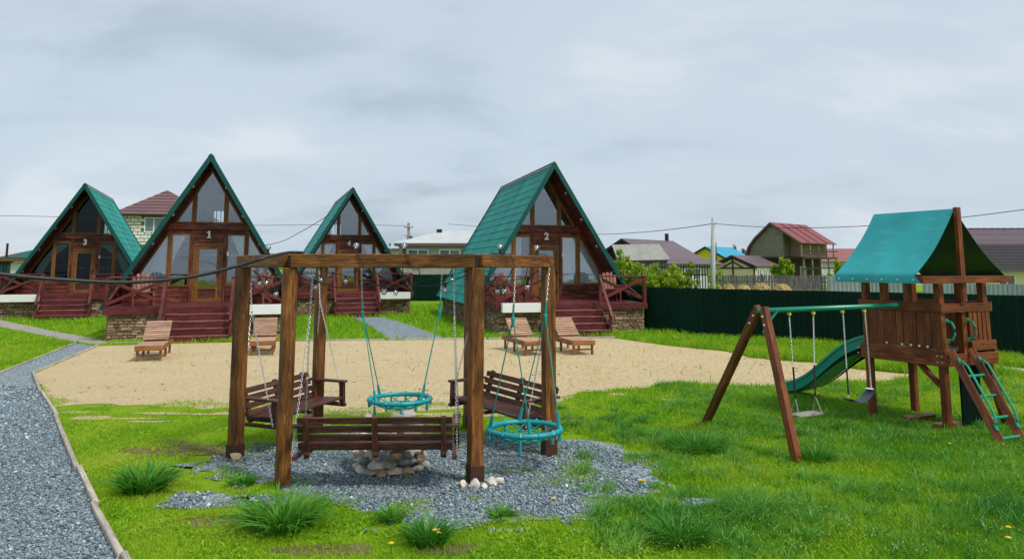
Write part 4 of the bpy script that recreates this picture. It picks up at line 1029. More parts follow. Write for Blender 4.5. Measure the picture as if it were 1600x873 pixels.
# ---- sun loungers on the sand
def lounger(px, py, rz, lab):
    """px,py: middle of the foot end on the ground; head points to local +y"""
    g = G(px, py); t = thing('sun_lounger', lab, 'sun lounger', (g.x, g.y, 0), rz, 'slatted wooden sun loungers on the sand')
    W, L, H = 0.62, 1.05, 0.36
    for s_ in (-1, 1):
        block('side_rail', t, s_ * W / 2, s_ * (W / 2 - 0.028), 0.03, 1.90, H - 0.11, H, 'lounger_frame_wood')
        for yy in (0.06, 0.98, 1.78): block('leg', t, s_ * (W / 2 - 0.03), s_ * (W / 2 - 0.085), yy, yy + 0.055, 0.0, H - 0.02, 'lounger_frame_wood')
        bar('back_support', t, (s_ * 0.22, 1.62, H - 0.06), (s_ * 0.22, 1.52, H + 0.30), 0.03, 0.04, 'lounger_frame_wood')
        bar('back_stile', t, (s_ * 0.26, L + 0.02, H + 0.0), (s_ * 0.26, L + 0.60, H + 0.42), 0.035, 0.035, 'lounger_frame_wood', (0, -0.5, 0.8))
    block('end_rail', t, -W / 2, W / 2, 0.0, 0.028, H - 0.11, H, 'lounger_frame_wood'); block('end_rail', t, -W / 2, W / 2, 1.902, 1.93, H - 0.11, H, 'lounger_frame_wood')
    block('cross_bar', t, -W / 2 + 0.06, W / 2 - 0.06, 0.07, 0.10, 0.12, 0.16, 'lounger_frame_wood')
    block('cross_bar', t, -W / 2 + 0.03, W / 2 - 0.03, 1.60, 1.64, H - 0.085, H - 0.045, 'lounger_frame_wood')
    n = 11
    for q in range(n): block('seat_slat', t, -W / 2, W / 2, 0.004 + q * 0.095, 0.004 + q * 0.095 + 0.082, H + 0.002, H + 0.022, 'lounger_wood')
    d = Vector((0, 0.60, 0.42)).normalized(); nv = Vector((0, -d.z, d.y))
    for q in range(9):
        c = Vector((0, L + 0.03, H + 0.03)) + d * (0.045 + q * 0.083) + nv * 0.03
        bar('back_slat', t, (-W / 2 + 0.01, c.y, c.z), (W / 2 - 0.01, c.y, c.z), 0.062, 0.02, 'lounger_wood', nv)
lounger(231, 565, R(17), 'slatted sun lounger standing alone on sand before the steps of cabin 1')
lounger(409, 556, R(15), 'slatted sun lounger half hidden between the timber pergola posts')
lounger(838, 556, R(18), 'slatted sun lounger below the white planter of cabin 2')
lounger(913, 555, R(17), 'slatted sun lounger in front of the steps of cabin 2')
# ================================================================== PLAY TOWER WITH SWING BEAM
A0 = R(25); C0 = Vector((5.90, 10.75, 0))
PS = thing('play_tower', 'wooden play tower with turquoise canopy, green slide, ladder and swing beam', 'playset', C0, A0)
RW, LW = 1.02, 1.30
DK = 1.09
w = 0.095
# posts: corner posts, mid posts
def post(x, y, z0, z1, nm='post'): return block(nm, PS, x, x + w, y, y + w, z0, z1, 'play_wood', 0.006)
post(0, 0, 0, 2.02); post(0, LW - w, 0, 2.02); post(RW - w, 0, DK - 0.19, 2.02); post(RW - w, LW - w, 0, 2.02)
post(0.44, 0.0, DK - 0.19, 2.02)
block('post', PS, 0.0, w, 0.42, 0.42 + 0.09, 1.66, 2.02, 'play_wood'); block('post', PS, 0.0, w, 0.88, 0.97, 1.66, 2.02, 'play_wood')
# right front leg flares outwards
bar('post', PS, (RW - w / 2, w / 2, DK - 0.18), (RW + 0.22, w / 2 - 0.05, 0.0), w, w, 'play_wood', (0, 1, 0))
# deck
for q in range(9): block('deck_board', PS, 0.02, RW - 0.02, 0.1 + q * 0.133, 0.1 + q * 0.133 + 0.128, DK - 0.03, DK, 'grey_wood')
block('fascia', PS, -0.032, -0.002, -0.04, LW + 0.04, DK - 0.20, DK + 0.02, 'play_wood'); block('fascia', PS, RW + 0.002, RW + 0.032, -0.04, LW + 0.04, DK - 0.20, DK + 0.02, 'play_wood')
block('fascia', PS, -0.034, RW + 0.034, -0.074, -0.042, DK - 0.19, DK - 0.03, 'play_wood'); block('fascia', PS, 0.0, RW, LW + 0.002, LW + 0.03, DK - 0.19, DK - 0.03, 'play_wood')
# left wall: wide boards and slats between fascia and top rail
block('top_rail', PS, -0.032, -0.002, -0.04, LW + 0.04, 1.62, 1.75, 'play_wood')
ys = LW - 0.10
for (wd) in (0.27, 0.20): 
    block('wall_board', PS, 0.002, 0.026, ys - wd, ys - 0.006, DK + 0.022, 1.66, 'play_wood'); ys -= wd
q = 0
while ys > 0.16:
    block('wall_board', PS, 0.004 + 0.006 * (q % 2), 0.026 + 0.006 * (q % 2), ys - 0.112, ys - 0.008, DK + 0.022, 1.66, 'play_wood'); ys -= 0.112; q += 1
# back wall slats
for q in range(9): block('wall_board', PS, RW - 0.03, RW - 0.006, 0.12 + q * 0.135, 0.12 + q * 0.135 + 0.115, DK + 0.0, 1.66, 'play_wood')
block('top_rail', PS, RW + 0.002, RW + 0.03, -0.04, LW + 0.04, 1.62, 1.75, 'play_wood')
# ladder side: rail, slats right of the opening
block('top_rail', PS, -0.03, RW + 0.035, -0.036, -0.006, 1.615, 1.74, 'play_wood')
for q in range(5): block('wall_slat', PS, 0.545 + q * 0.094, 0.545 + q * 0.094 + 0.074, -0.030, -0.008, DK + 0.04, 1.612, 'play_wood')
block('bottom_rail', PS, 0.53, RW + 0.035, -0.062, -0.032, DK + 0.0, DK + 0.13, 'play_wood')
# grab handles
for x in (0.06, 0.49):
    mb = MB(); mb.tube([(x, -0.04, 1.24), (x, -0.11, 1.26), (x + 0.01, -0.14, 1.33), (x + 0.01, -0.14, 1.42), (x, -0.11, 1.49), (x, -0.04, 1.51)], 0.016, 8)
    for z in (1.24, 1.51): mb.tube([(x, -0.038, z), (x, -0.05, z)], 0.03, 8)
    mb.build('grab_handle', 'green_tube', PS)
# climbing rope inside the opening
mb = MB(); mb.tube([(0.33, 0.3, 1.64), (0.35, 0.25, 1.4), (0.40, 0.2, DK)], 0.011, 6); mb.tube([(0.352, 0.245, 1.40), (0.358, 0.24, 1.36)], 0.022, 6); mb.build('climbing_rope', 'yellow_rope', PS)
block('top_rail', PS, 0.0, RW, 0.28, 0.31, 1.64, 1.70, 'play_wood')
# bolts with pale ends on the left fascia
for y in (0.2, 0.33, 0.46, 0.60, 0.86):
    mb = MB(); mb.tube([(-0.032, y, DK + 0.055), (-0.050, y, DK + 0.055)], 0.015, 6); mb.build('bolt', 'tag_white', PS)
for y in (0.0, 0.07, 1.38):
    for z in (DK - 0.06, DK - 0.14):
        mb = MB(); mb.tube([(-0.032, y, z), (-0.042, y, z)], 0.012, 6); mb.build('bolt', 'steel', PS)
# canopy frame
EX0, EX1, EY0, EY1, EZ, RX, RZ = -0.48, 1.40, -0.10, LW + 0.02, 2.02, 0.42, 3.06
for yy in (EY0, EY1): block('canopy_beam', PS, EX0, EX1, yy - 0.03, yy + 0.012, EZ, EZ + 0.10, 'play_wood'); 
for yy in (EY0 + 0.045, EY1 - 0.08): block('ridge_post', PS, RX - 0.045, RX + 0.045, yy - 0.03, yy + 0.03, 1.76 if yy < 0.5 else EZ - 0.4, (RZ + 0.02) if yy < 0.5 else RZ - 0.10, 'play_wood')
block('ridge_beam', PS, RX - 0.02, RX + 0.02, EY0 + 0.09, EY1 - 0.1, RZ - 0.13, RZ - 0.03, 'play_wood')
block('eave_beam', PS, EX0 + 0.002, EX0 + 0.034, EY0 + 0.02, EY1 - 0.032, EZ + 0.005, EZ + 0.095, 'play_wood'); block('eave_beam', PS, EX1 - 0.034, EX1 - 0.002, EY0 + 0.02, EY1 - 0.032, EZ + 0.005, EZ + 0.095, 'play_wood')
def slope(s_, off, mat, nm):
    nu, nv = 14, 16; vs = []; rnd = random.Random(s_ + 5)
    ex = (EX0 - 0.012) if s_ < 0 else (EX1 + 0.012)
    for j in range(nv + 1):
        f = j / nv
        for i in range(nu + 1):
            g = i / nu; y = EY0 + 0.08 + (EY1 - EY0 - 0.07) * g
            sagx = 0.055 * math.sin(math.pi * f); x = RX + (ex - RX) * f; z = RZ + (EZ + 0.10 - RZ) * f
            x += (RX - x) * 0.0 - s_ * sagx * 1.0; z -= sagx * 0.6
            z += 0.010 * math.sin(g * 17 + f * 6) * math.sin(math.pi * f)
            vs.append((x + s_ * off * 0.85, y, z + off * 0.5))
    for dz in (0.10,):
        for i in range(nu + 1):
            g = i / nu; vs.append((ex + s_ * off, EY0 - 0.02 + (EY1 - EY0 + 0.03) * g, EZ + 0.10 - dz))
    fs = [[j * (nu + 1) + i, j * (nu + 1) + i + 1, (j + 1) * (nu + 1) + i + 1, (j + 1) * (nu + 1) + i] for j in range(nv + 1) for i in range(nu)]
    mb = MB(); mb.add(vs, fs); return mb.build(nm, mat, PS, smooth=True)
for s_ in (-1, 1):
    slope(s_, 0.006, 'canopy_cloth', 'canopy'); slope(s_, 0.0, 'canopy_inside', 'canopy_lining')
for q in range(6):
    y = EY0 + 0.1 + q * 0.25; mb = MB(); mb.tube([(EX0 - 0.018, y, EZ + 0.05), (EX0 - 0.026, y, EZ + 0.05)], 0.012, 6); mb.build('bolt', 'lamp_white', PS)
# ladder
lt0, lt1 = Vector((0.03, -0.085, DK + 0.03)), Vector((0.45, -0.085, DK + 0.03)); run = Vector((-0.26, -0.82, -(DK + 0.03)))
for p in (lt0, lt1): bar('ladder_rail', PS, p, p + run * 1.0 + Vector((0, 0, 0.0)), 0.045, 0.10, 'play_wood', (0, 0.8, 0.6))
for f in (0.28, 0.49, 0.70, 0.89):
    a, b = lt0 + run * f, lt1 + run * f; mb = MB(); mb.tube([a, b], 0.019, 8); mb.build('rung', 'green_tube', PS)
for p in (lt0, lt1):
    n_ = Vector((0, -0.79, 0.61)); a, b = p + run * 0.14, p + run * 0.80; o_ = Vector((0, -0.08, 0.09))
    mb = MB(); mb.tube([a + n_ * 0.03, a + o_ * 0.7 + run * 0.03, a + o_ + run * 0.10, b + o_ - run * 0.10, b + o_ * 0.7 - run * 0.02, b + n_ * 0.03], 0.015, 8)
    for c in (a, b): mb.tube([c + n_ * 0.045 - run * 0.03, c + n_ * 0.045 + run * 0.03], 0.02, 6)
    mb.build('ladder_handrail', 'green_tube', PS)
    mb = MB(); mb.tube([p + run * 0.965 + Vector((-0.03, -0.02, 0.035)), p + run * 0.965 + Vector((-0.055, -0.02, 0.035))], 0.024, 8); mb.build('bolt_cap', 'yellow_cap', PS)
# near-black sheet painting in the shade under the deck, and sandbox boards
block('shade_panel', PS, 0.50, RW - 0.10, 0.13, 0.16, 0.04, DK - 0.04, 'slide_and_shade_dark')
bar('knee_brace', PS, (0.05, 0.10, 0.62), (0.05, 0.42, DK - 0.19), 0.05, 0.09, 'play_wood', (1, 0, 0))
block('bench_board', PS, -0.02, 0.50, 0.55, 0.70, 0.10, 0.135, 'play_wood'); block('bench_board', PS, 0.05, 0.55, 0.16, 0.30, 0.02, 0.10, 'play_wood')
# slide: wavy trough leaving the far side
def slide():
    n = 26; prof = []
    for i in range(n + 1):
        f = i / n; y = LW + 0.03 + 2.05 * f; z = 0.06 + (DK - 0.08) * (1 - f) ** 1.0 + 0.09 * math.sin(f * math.pi * 2 + 0.1); z = max(z, 0.055)
        prof.append((y, z - (0.0)))
    x0 = 0.20; wS = 0.56
    mb = MB(); vs = []; cs = [(0, 0.15), (0.03, 0.15), (0.05, 0.0), (wS - 0.05, 0.0), (wS - 0.03, 0.15), (wS, 0.15), (wS, 0.11), (wS - 0.02, 0.11), (wS - 0.04, -0.03), (0.04, -0.03), (0.02, 0.11), (0, 0.11)]
    m = len(cs)
    for (y, z) in prof:
        for (a, b) in cs: vs.append((x0 + a, y, z + b))
    fs = []
    for i in range(n):
        for q in range(m): k2 = (q + 1) % m; fs.append([i * m + q, i * m + k2, (i + 1) * m + k2, (i + 1) * m + q])
    fs += [list(range(m)), [n * m + q for q in range(m)][::-1]]
    mb.add(vs, fs); s_ = mb.build('slide', 'slide_green', PS, smooth=False)
    for xx in (x0 + 0.03, x0 + wS - 0.03):
        mb = MB()
        for i in range(n - 3):
            (ya, za), (yb, zb) = prof[i], prof[i + 1]; mb.add([(xx, ya, za - 0.03), (xx, yb, zb - 0.03), (xx, yb, max(zb - 0.13 * (1 - i / n), 0.02)), (xx, ya, max(za - 0.13 * (1 - i / n), 0.02))], [[0, 1, 2, 3]])
        mb.build('slide_skirt', 'slide_and_shade_dark', s_)
slide()
# swing beam and A-frame legs
zb = 1.69; bx = local(PS, P(1188, 482, 9.95)); bx.z = zb
bend = Vector((0.30, 0.62, zb))
mb = MB(); mb.tube([(bx.x - 0.03, bx.y, zb), (0.1, 0.64, zb), (0.55, 0.62, zb)], 0.034, 12); mb.build('swing_beam', 'green_tube', PS, smooth=True)
apex = bx.copy(); la, lb = local(PS, G(1246, 724)), local(PS, G(1102, 662))
ax_ = Vector((apex.x + 0.02, apex.y, zb + 0.02))
for q, g in enumerate((la, lb)):
    t = (g - ax_).normalized(); bar('swing_leg', PS, ax_ + Vector((0.0, -0.045 if q == 0 else 0.045, 0.02)), g + Vector((0, 0, 0.0)), 0.10, 0.085, 'play_wood', (1, 0, 0), 0.006)
    for f in (0.05, 0.11):
        c = ax_ + (g - ax_) * f; mb = MB(); mb.tube([c + Vector((-0.03, -0.04 if q == 0 else 0.04, 0)), c + Vector((-0.062, -0.04 if q == 0 else 0.04, 0))], 0.013, 6); mb.build('bolt', 'lamp_white', PS)
mb = MB(); mb.tube([ax_ + Vector((0.04, 0.03, -0.30)), ax_ + Vector((0.14, 0.02, -0.16)), ax_ + Vector((0.26, 0.0, -0.03))], 0.016, 8); mb.build('beam_brace', 'green_tube', PS)
dirb = (Vector((0.1, 0.64, zb)) - apex).normalized()
hang = {}
for px in (1232, 1270, 1316, 1350):
    best = min((abs((lambda wpt: 800 + 1200 * wpt.x / (wpt.y * math.cos(PITCH) + (wpt.z - CAMZ) * math.sin(PITCH)))(Matrix.Rotation(A0, 4, 'Z') @ (apex + dirb * s_ * 0.02) + C0) - px), s_) for s_ in range(150))
    hang[px] = apex + dirb * best[1] * 0.02
    c = hang[px]; mb = MB(); mb.tube([c + Vector((0, -0.02, -0.055)), c + Vector((0, 0.02, -0.055))], 0.020, 8); mb.tube([c + Vector((0, 0, -0.03)), c + Vector((0, 0, -0.06))], 0.010, 6); mb.build('swing_hanger', 'yellow_cap', PS)
for (x, y) in ((0.02, 0.56), (0.02, 0.70), (0.25, 0.60)):
    mb = MB(); mb.tube([(x, y, zb + 0.03), (x, y, zb + 0.052)], 0.018, 8); mb.build('bolt_cap', 'yellow_cap', PS)
PW = Matrix.Rotation(A0, 4, 'Z')
def toW(p): return PW @ Vector(p) + C0
# board swing
h1, h2 = toW(hang[1232]), toW(hang[1270]); m = (h1 + h2) / 2; d = (h2 - h1); ang = math.atan2(d.y, d.x)
BS = thing('board_swing', 'flat wooden board swing seat on two chains with black grips', 'swing', (m.x, m.y, 0), ang)
hl = 0.215; zt = 0.34
block('seat', BS, -hl - 0.02, hl + 0.02, -0.09, 0.09, zt, zt + 0.025, 'grey_wood')
for s_ in (-1, 1):
    top = Vector((s_ * d.length / 2, 0, zb - 0.075)); jn = Vector((s_ * hl * 0.86, 0, zt + 0.22))
    mb = MB(); chain_mesh(mb, jn, top, 0.036, 0.0036, 0.010); mb.build('chain', 'steel', BS)
    mb = MB(); mid = jn.lerp(top, 0.38); mb.tube([jn, jn.lerp(mid, 0.5), mid], 0.013, 7); mb.build('grip', 'black_rubber', BS)
    for yy in (-0.07, 0.07): mb = MB(); mb.tube([(s_ * hl, yy, zt + 0.02), jn], 0.006, 5); mb.build('seat_rope', 'steel', BS)
h1, h2 = toW(hang[1316]), toW(hang[1350]); m = (h1 + h2) / 2; d = (h2 - h1); ang = math.atan2(d.y, d.x)
BT = thing('belt_swing', 'black rubber belt swing on two chains beside the tower', 'swing', (m.x + 0.03, m.y, 0), ang)
nb = 14; pts = []
hl = 0.24
for i in range(nb + 1):
    f = i / nb * 2 - 1; pts.append((f * hl, 0.52 - 0.10 * (1 - f * f) + 0.05 * f))
mb = MB(); vs = []
for (x, z) in pts:
    for (y, dz) in ((-0.075, 0), (0.075, 0), (0.075, 0.012), (-0.075, 0.012)): vs.append((x, y, z + dz))
fs = [[i * 4 + q, i * 4 + (q + 1) % 4, (i + 1) * 4 + (q + 1) % 4, (i + 1) * 4 + q] for i in range(nb) for q in range(4)] + [[0, 1, 2, 3], [nb * 4 + 3, nb * 4 + 2, nb * 4 + 1, nb * 4]]
mb.add(vs, fs); mb.build('seat', 'belt_rubber', BT, smooth=False)
block('tag_plate', BT, 0.165, 0.225, -0.05, 0.05, 0.575, 0.585, 'tag_white')
for s_ in (-1, 1):
    a = Vector((s_ * hl, 0, pts[0][1] if s_ < 0 else pts[-1][1])); top = Vector((s_ * d.length / 2 - 0.03, 0, zb - 0.075))
    mb = MB(); chain_mesh(mb, a + Vector((0, 0, 0.01)), top, 0.036, 0.0036, 0.010); mb.build('chain', 'steel', BT)
    if s_ < 0: mb = MB(); mb.tube([a.lerp(top, 0.06), a.lerp(top, 0.36)], 0.012, 7); mb.build('grip', 'black_rubber', BT)
# ================================================================== FENCES
FM = {}
def profiled(L, h):
    key = (round(L, 3), round(h, 3))
    if key in FM: return FM[key]
    n = max(1, round(L / 0.19)); p = L / n; xs = []
    for i in range(n): xs += [(i * p, 0), (i * p + p * 0.42, 0), (i * p + p * 0.5, 0.022), (i * p + p * 0.92, 0.022)]
    xs.append((L, 0)); vs = [(x, -d, 0.02) for x, d in xs] + [(x, -d, h) for x, d in xs]; m = len(xs)
    me = bpy.data.meshes.new('fence_panel'); me.from_pydata(vs, [], [[i, i + 1, i + 1 + m, i + m] for i in range(m - 1)]); FM[key] = me; return me
def metal_fence(p0, p1, h, mat, lab, name='metal_fence', pw=1.15, z=0):
    p0, p1 = Vector((*p0, 0)), Vector((*p1, 0)); d = p1 - p0; L = d.length; a = math.atan2(d.y, d.x)
    t = thing(name, lab, 'fence', p0, a); n = max(1, round(L / pw)); w_ = L / n; rnd = random.Random(int(L * 10))
    for i in range(n):
        me = profiled(w_ + 0.01, h)
        if not me.materials: me.materials.append(MATS[mat])
        o = link('fence_panel', me, None, t); o.location = (i * w_, rnd.uniform(-.004, .004), rnd.uniform(-.012, .012))
    for i in range(0, n + 1, 2): block('fence_post', t, i * w_ - 0.03, i * w_ + 0.03, 0.05, 0.11, 0, h - 0.03, mat)
    for zz_ in (0.4, h - 0.3): block('fence_rail', t, 0, L, 0.012, 0.048, zz_, zz_ + 0.04, mat)
    return t
metal_fence((4.62, 27.35), (17.2, 15.3), 1.52, 'fence_green', 'dark green profiled metal fence behind the play tower')
metal_fence((4.3, 49.5), (4.62, 27.6), 1.55, 'fence_green', 'dark green profiled metal fence running back past cabin 2')
metal_fence((-46, 52), (4.2, 49.8), 1.70, 'fence_green', 'dark green profiled metal fence behind cabins 3 and 4')
def picket_fence(p0, p1, h, w_, gap, mat, lab, name, rails, posts=None, jit=0.05):
    p0, p1 = Vector((*p0, 0)), Vector((*p1, 0)); d = p1 - p0; L = d.length; a = math.atan2(d.y, d.x); t = thing(name, lab, 'fence', p0, a); n = int(L / (w_ + gap)); rnd = random.Random(n)
    me = boxmesh(h, 0.022, w_, 0.003, mat)
    for i in range(n):
        M = Matrix.Rotation(R(-90), 4, 'Y'); M.translation = (i * (w_ + gap) + w_ / 2, rnd.uniform(-.006, .006), h / 2 + rnd.uniform(-jit, 0)); M = M
        link('picket', me, None, t, M)
    for z in rails: block('rail', t, 0, L, 0.02, 0.055, z, z + 0.07, mat)
    if posts:
        q = 0.0
        while q <= L: block('fence_post', t, q - 0.04, q + 0.04, 0.06, 0.14, 0, h + posts, 'dark_wood'); q += 2.3
    return t
def at_(px, Y): return (( px - 800) / 1200.0 * Y, Y)
picket_fence(at_(1116, 41), at_(1287, 40), 1.78, 0.115, 0.022, 'old_fence_wood', 'weathered grey plank fence behind the hay heaps', 'plank_fence', (0.5, 1.4), 0.05)
picket_fence(at_(1024, 42), at_(1113, 41), 2.35, 0.055, 0.085, 'dark_wood', 'dark slender picket fence before the plum roofed house', 'picket_fence', (0.4, 1.75, 2.15), None, 0.02)
metal_fence(at_(1288, 39.5), at_(1420, 38.5), 1.75, 'slate_sheet', 'pale grey sheet fence next to the weathered plank fence', 'sheet_fence', 1.1)
metal_fence(at_(1435, 37), at_(1700, 34), 1.42, 'slate_sheet', 'low pale grey sheet fence behind the turquoise canopy, before the straw yellow house', 'sheet_fence', 1.1)

# ================================================================== HOUSES BEYOND
def quad(mb, pts, th=0.06):
    p = [Vector(q) for q in pts]; n = (p[1] - p[0]).cross(p[-1] - p[0]).normalized(); k_ = len(p)
    vs = p + [q - n * th for q in p]; mb.add(vs, [list(range(k_)), list(range(k_, 2 * k_))[::-1]] + [[i, i + k_, (i + 1) % k_ + k_, (i + 1) % k_] for i in range(k_)])
def far_window(root, x0, x1, y, z0, z1, frame='white_paint', ax='y', bars=1):
    mb = MB(); f = 0.09
    def bx(a, b, c, d_):
        if ax == 'y': mb.abox(a, b, y - 0.05, y + 0.02, c, d_)
        else: mb.box((y, (a + b) / 2, c), (y, (a + b) / 2, d_), abs(b - a), 0.08, (1, 0, 0))
    bx(x0, x0 + f, z0, z1); bx(x1 - f, x1, z0, z1); bx(x0 + f, x1 - f, z0, z0 + f); bx(x0 + f, x1 - f, z1 - f, z1)
    for q in range(bars): c = x0 + (x1 - x0) * (q + 1) / (bars + 1); bx(c - f / 2, c + f / 2, z0 + f, z1 - f)
    o = mb.build('window', frame, root); mb = MB()
    if ax == 'y': mb.abox(x0 + f, x1 - f, y - 0.02, y + 0.0, z0 + f, z1 - f)
    else: mb.box((y, (x0 + x1) / 2, z0 + f), (y, (x0 + x1) / 2, z1 - f), x1 - x0 - 2 * f, 0.03, (1, 0, 0))
    mb.build('pane', 'far_glass', o)
def gable_house(name, lab, A, ang, L, w_, ez, rz, roofm, wallm, gablem=None, oh=0.25, ew=None, cat='house'):
    """A: ground point under the near end of the ridge; ridge along local +x; slopes to local +-y (local -y is the right-hand slope)"""
    t = thing(name, lab, cat, (A[0], A[1], 0), ang); s_ = (rz - ez) / w_
    mb = MB(); wi = w_ - oh; zi = ez + 0.02
    vs = []
    prof = [(-wi, 0), (wi, 0), (wi, rz - s_ * wi - 0.10), (0, rz - 0.10), (-wi, rz - s_ * wi - 0.10)]
    for x in (oh, L - oh):
        for (y, z) in prof: vs.append((x, y, z))
    mb.add(vs, [[4, 3, 2, 1, 0], [5, 6, 7, 8, 9]] + [[i, (i + 1) % 5, (i + 1) % 5 + 5, i + 5] for i in range(5)]); mb.build('wall', wallm, t)
    for sg in (-1, 1):
        mb = MB(); quad(mb, [(0, 0, rz), (L, 0, rz), (L, sg * w_, ez), (0, sg * w_, ez)][:: (1 if sg < 0 else -1)], 0.07); mb.build('roof_slope', roofm, t)
        mb = MB(); mb.box((-0.012, 0, rz - 0.05), (-0.012, sg * w_, ez - 0.05), 0.022, 0.17, (0, 0, 1)); mb.build('rake_board', 'dark_wood', t)
    mb = MB(); mb.box((-0.02, 0, rz + 0.015), (L, 0, rz + 0.015), 0.22, 0.03); mb.build('ridge_cap', roofm, t)
    return t
H1 = gable_house('plum_roof_house', 'house with wide plum metal roof and open dark gable', (8.5, 60), R(49), 8, 3.3, 2.5, 4.3, 'roof_purple', 'wall_grey')
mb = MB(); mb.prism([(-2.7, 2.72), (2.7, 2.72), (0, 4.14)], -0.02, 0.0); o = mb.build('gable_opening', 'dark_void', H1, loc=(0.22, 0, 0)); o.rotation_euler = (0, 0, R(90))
for y in (-0.6, 0.2, 0.9): bar('gable_stud', H1, (0.16, y, 2.72), (0.16, y + (0.5 if y else 0), 3.7 - abs(y) * 0.5), 0.07, 0.07, 'grey_wood')
block('chimney', H1, 6.9, 7.15, -0.12, 0.12, 4.2, 4.95, 'dark_wood')
sh = thing('plum_roof_annex', 'low lean-to with dusty plum roof beside the picket fence', 'shed', (10.6, 55.6, 0), R(20))
mb = MB(); quad(mb, [(0, 0, 2.42), (5.4, -0.2, 2.36), (5.4, 1.5, 2.75), (0.2, 1.6, 2.95)]); mb.build('roof_slope', 'roof_purple', sh); block('wall', sh, 0.25, 5.2, 0.3, 1.5, 0, 2.35, 'wall_pale')
far_window(sh, 2.2, 3.6, 0.29, 1.2, 2.1, 'white_paint')
gs = thing('slab_roof_shed', 'old shed with pale grey slab roof behind the bushes', 'shed', (6.1, 44.5, 0), R(6))
mb = MB(); quad(mb, [(0, 0, 2.55), (3.1, 0.0, 2.62), (2.9, 1.5, 3.55), (0, 1.5, 3.5)]); mb.build('roof_slope', 'wall_grey', gs); block('wall', gs, 0.1, 2.95, 0.15, 1.4, 0, 2.6, 'old_fence_wood')
H2 = gable_house('yellow_house', 'bright yellow house with sky blue roof', (21.2, 85), R(46), 6, 2.5, 3.05, 4.3, 'roof_blue', 'wall_yellow')
H3 = gable_house('timbered_cottage', 'small cream half-timbered cottage with grey mauve roof', (19.85, 70), R(48), 5.4, 2.35, 2.15, 3.15, 'roof_purple', 'wall_cream')
for (a, b) in (((0.2, -2.0, 2.05), (0.2, 2.0, 2.05)), ((0.2, -2.0, 2.05), (0.2, -0.02, 2.95)), ((0.2, 2.0, 2.05), (0.2, 0.02, 2.95)), ((0.2, 0, 0.0), (0.2, 0, 2.95)), ((0.2, -1.0, 2.08), (0.2, -0.05, 2.6)), ((0.2, 1.0, 2.08), (0.2, 0.05, 2.6)), ((0.2, -2.02, 0), (0.2, -2.02, 2.05)), ((0.2, 2.02, 0), (0.2, 2.02, 2.05))): bar('timber', H3, a, b, 0.12, 0.06, 'dark_wood', (1, 0, 0))
for q in range(4): far_window(H3, -(0) + 0.5 + q * 1.15, 1.4 + q * 1.15, -2.14, 0.9, 2.0, 'white_paint')
# gambrel house
H4 = thing('gambrel_house', 'unfinished slag block house with red curved roof and open balcony', 'house', (25.3, 75, 0), R(44))
gp = [(2.75, 3.2), (2.4, 4.15), (1.7, 5.0), (0, 6.45), (-3.1, 4.4)]
for i in range(4):
    a, b = gp[i], gp[i + 1]; mb = MB(); quad(mb, [(-0.3, a[0], a[1]), (-0.3, b[0], b[1]), (7.4, b[0], b[1]), (7.4, a[0], a[1])][::1], 0.07); mb.build('roof_slope', 'roof_red', H4)
    bar('rake_board', H4, (-0.33, a[0], a[1] - 0.08), (-0.33, b[0], b[1] - 0.08), 0.05, 0.18, 'roof_brown', (0, 0, 1))
for q in range(3): bar('roof_seam', H4, (1.6 + q * 1.9, -0.1, 6.42), (1.6 + q * 1.9, -3.05, 4.47), 0.10, 0.05, 'roof_red', (0, 0.5, 0.8))
mb = MB(); n = 7; pl = [(2.6, 3.1), (2.3, 4.1), (1.6, 4.9), (0, 6.25), (-1.1, 5.53), (-1.1, 3.1)]
mb.add([(0.0, y, z) for y, z in pl] + [(7.0, y, z) for y, z in pl], [list(range(6)), list(range(6, 12))[::-1]] + [[i, i + 6, (i + 1) % 6 + 6, (i + 1) % 6] for i in range(6)]); mb.build('gable_wall', 'wall_slag', H4)
block('porch_wall', H4, 1.4, 6.8, -2.2, -1.11, 3.12, 4.95, 'wall_clay'); block('balcony_slab', H4, -0.1, 7.2, -3.2, 2.6, 2.92, 3.08, 'dark_wood'); block('lower_wall', H4, 0.8, 6.8, -1.6, 2.5, 0, 2.91, 'wall_brickdark')
for x in (0.0, 1.8, 3.6, 5.4, 7.0):
    block('balcony_post', H4, x - 0.06, x + 0.06, -3.12, -3.0, 0, 2.9, 'grey_wood'); block('roof_post', H4, x - 0.05, x + 0.05, -2.95, -2.85, 3.09, 4.45, 'grey_wood')
for z in (1.0, 2.0, 3.6): bar('scaffold_rail', H4, (-0.2, -3.22, z), (7.3, -3.22, z + 0.05), 0.06, 0.1, 'dark_wood')
far_window(H4, 2.2, 3.4, -1.62, 1.0, 2.2, 'white_paint')
RH = thing('red_roof_barn', 'long low building with dull red roof far behind the curved roof house', 'building', (34.6, 92, 0), 0)
mb = MB(); quad(mb, [(0, 0, 2.75), (22, 0, 2.75), (22, 3.5, 4.35), (0, 3.5, 4.35)]); mb.build('roof_slope', 'roof_red_far', RH); mb = MB(); quad(mb, [(22, 7, 2.75), (0, 7, 2.75), (0, 3.5, 4.35), (22, 3.5, 4.35)]); mb.build('roof_slope', 'roof_red_far', RH)
mb = MB(); mb.abox(0.3, 21.7, 0.4, 6.6, 0, 2.75); mb.build('wall', 'wall_pale', RH); block('flue_pipe', RH, 2.9, 3.0, 3.0, 3.1, 4.3, 5.9, 'dark_wood')
for q in range(4): far_window(RH, 1.2 + q * 2.6, 2.4 + q * 2.6, 0.39, 1.4, 2.5)
SH = thing('straw_yellow_house', 'straw yellow house under a mauve and dark tiled mansard roof', 'house', (36.0, 60, 0), R(-3))
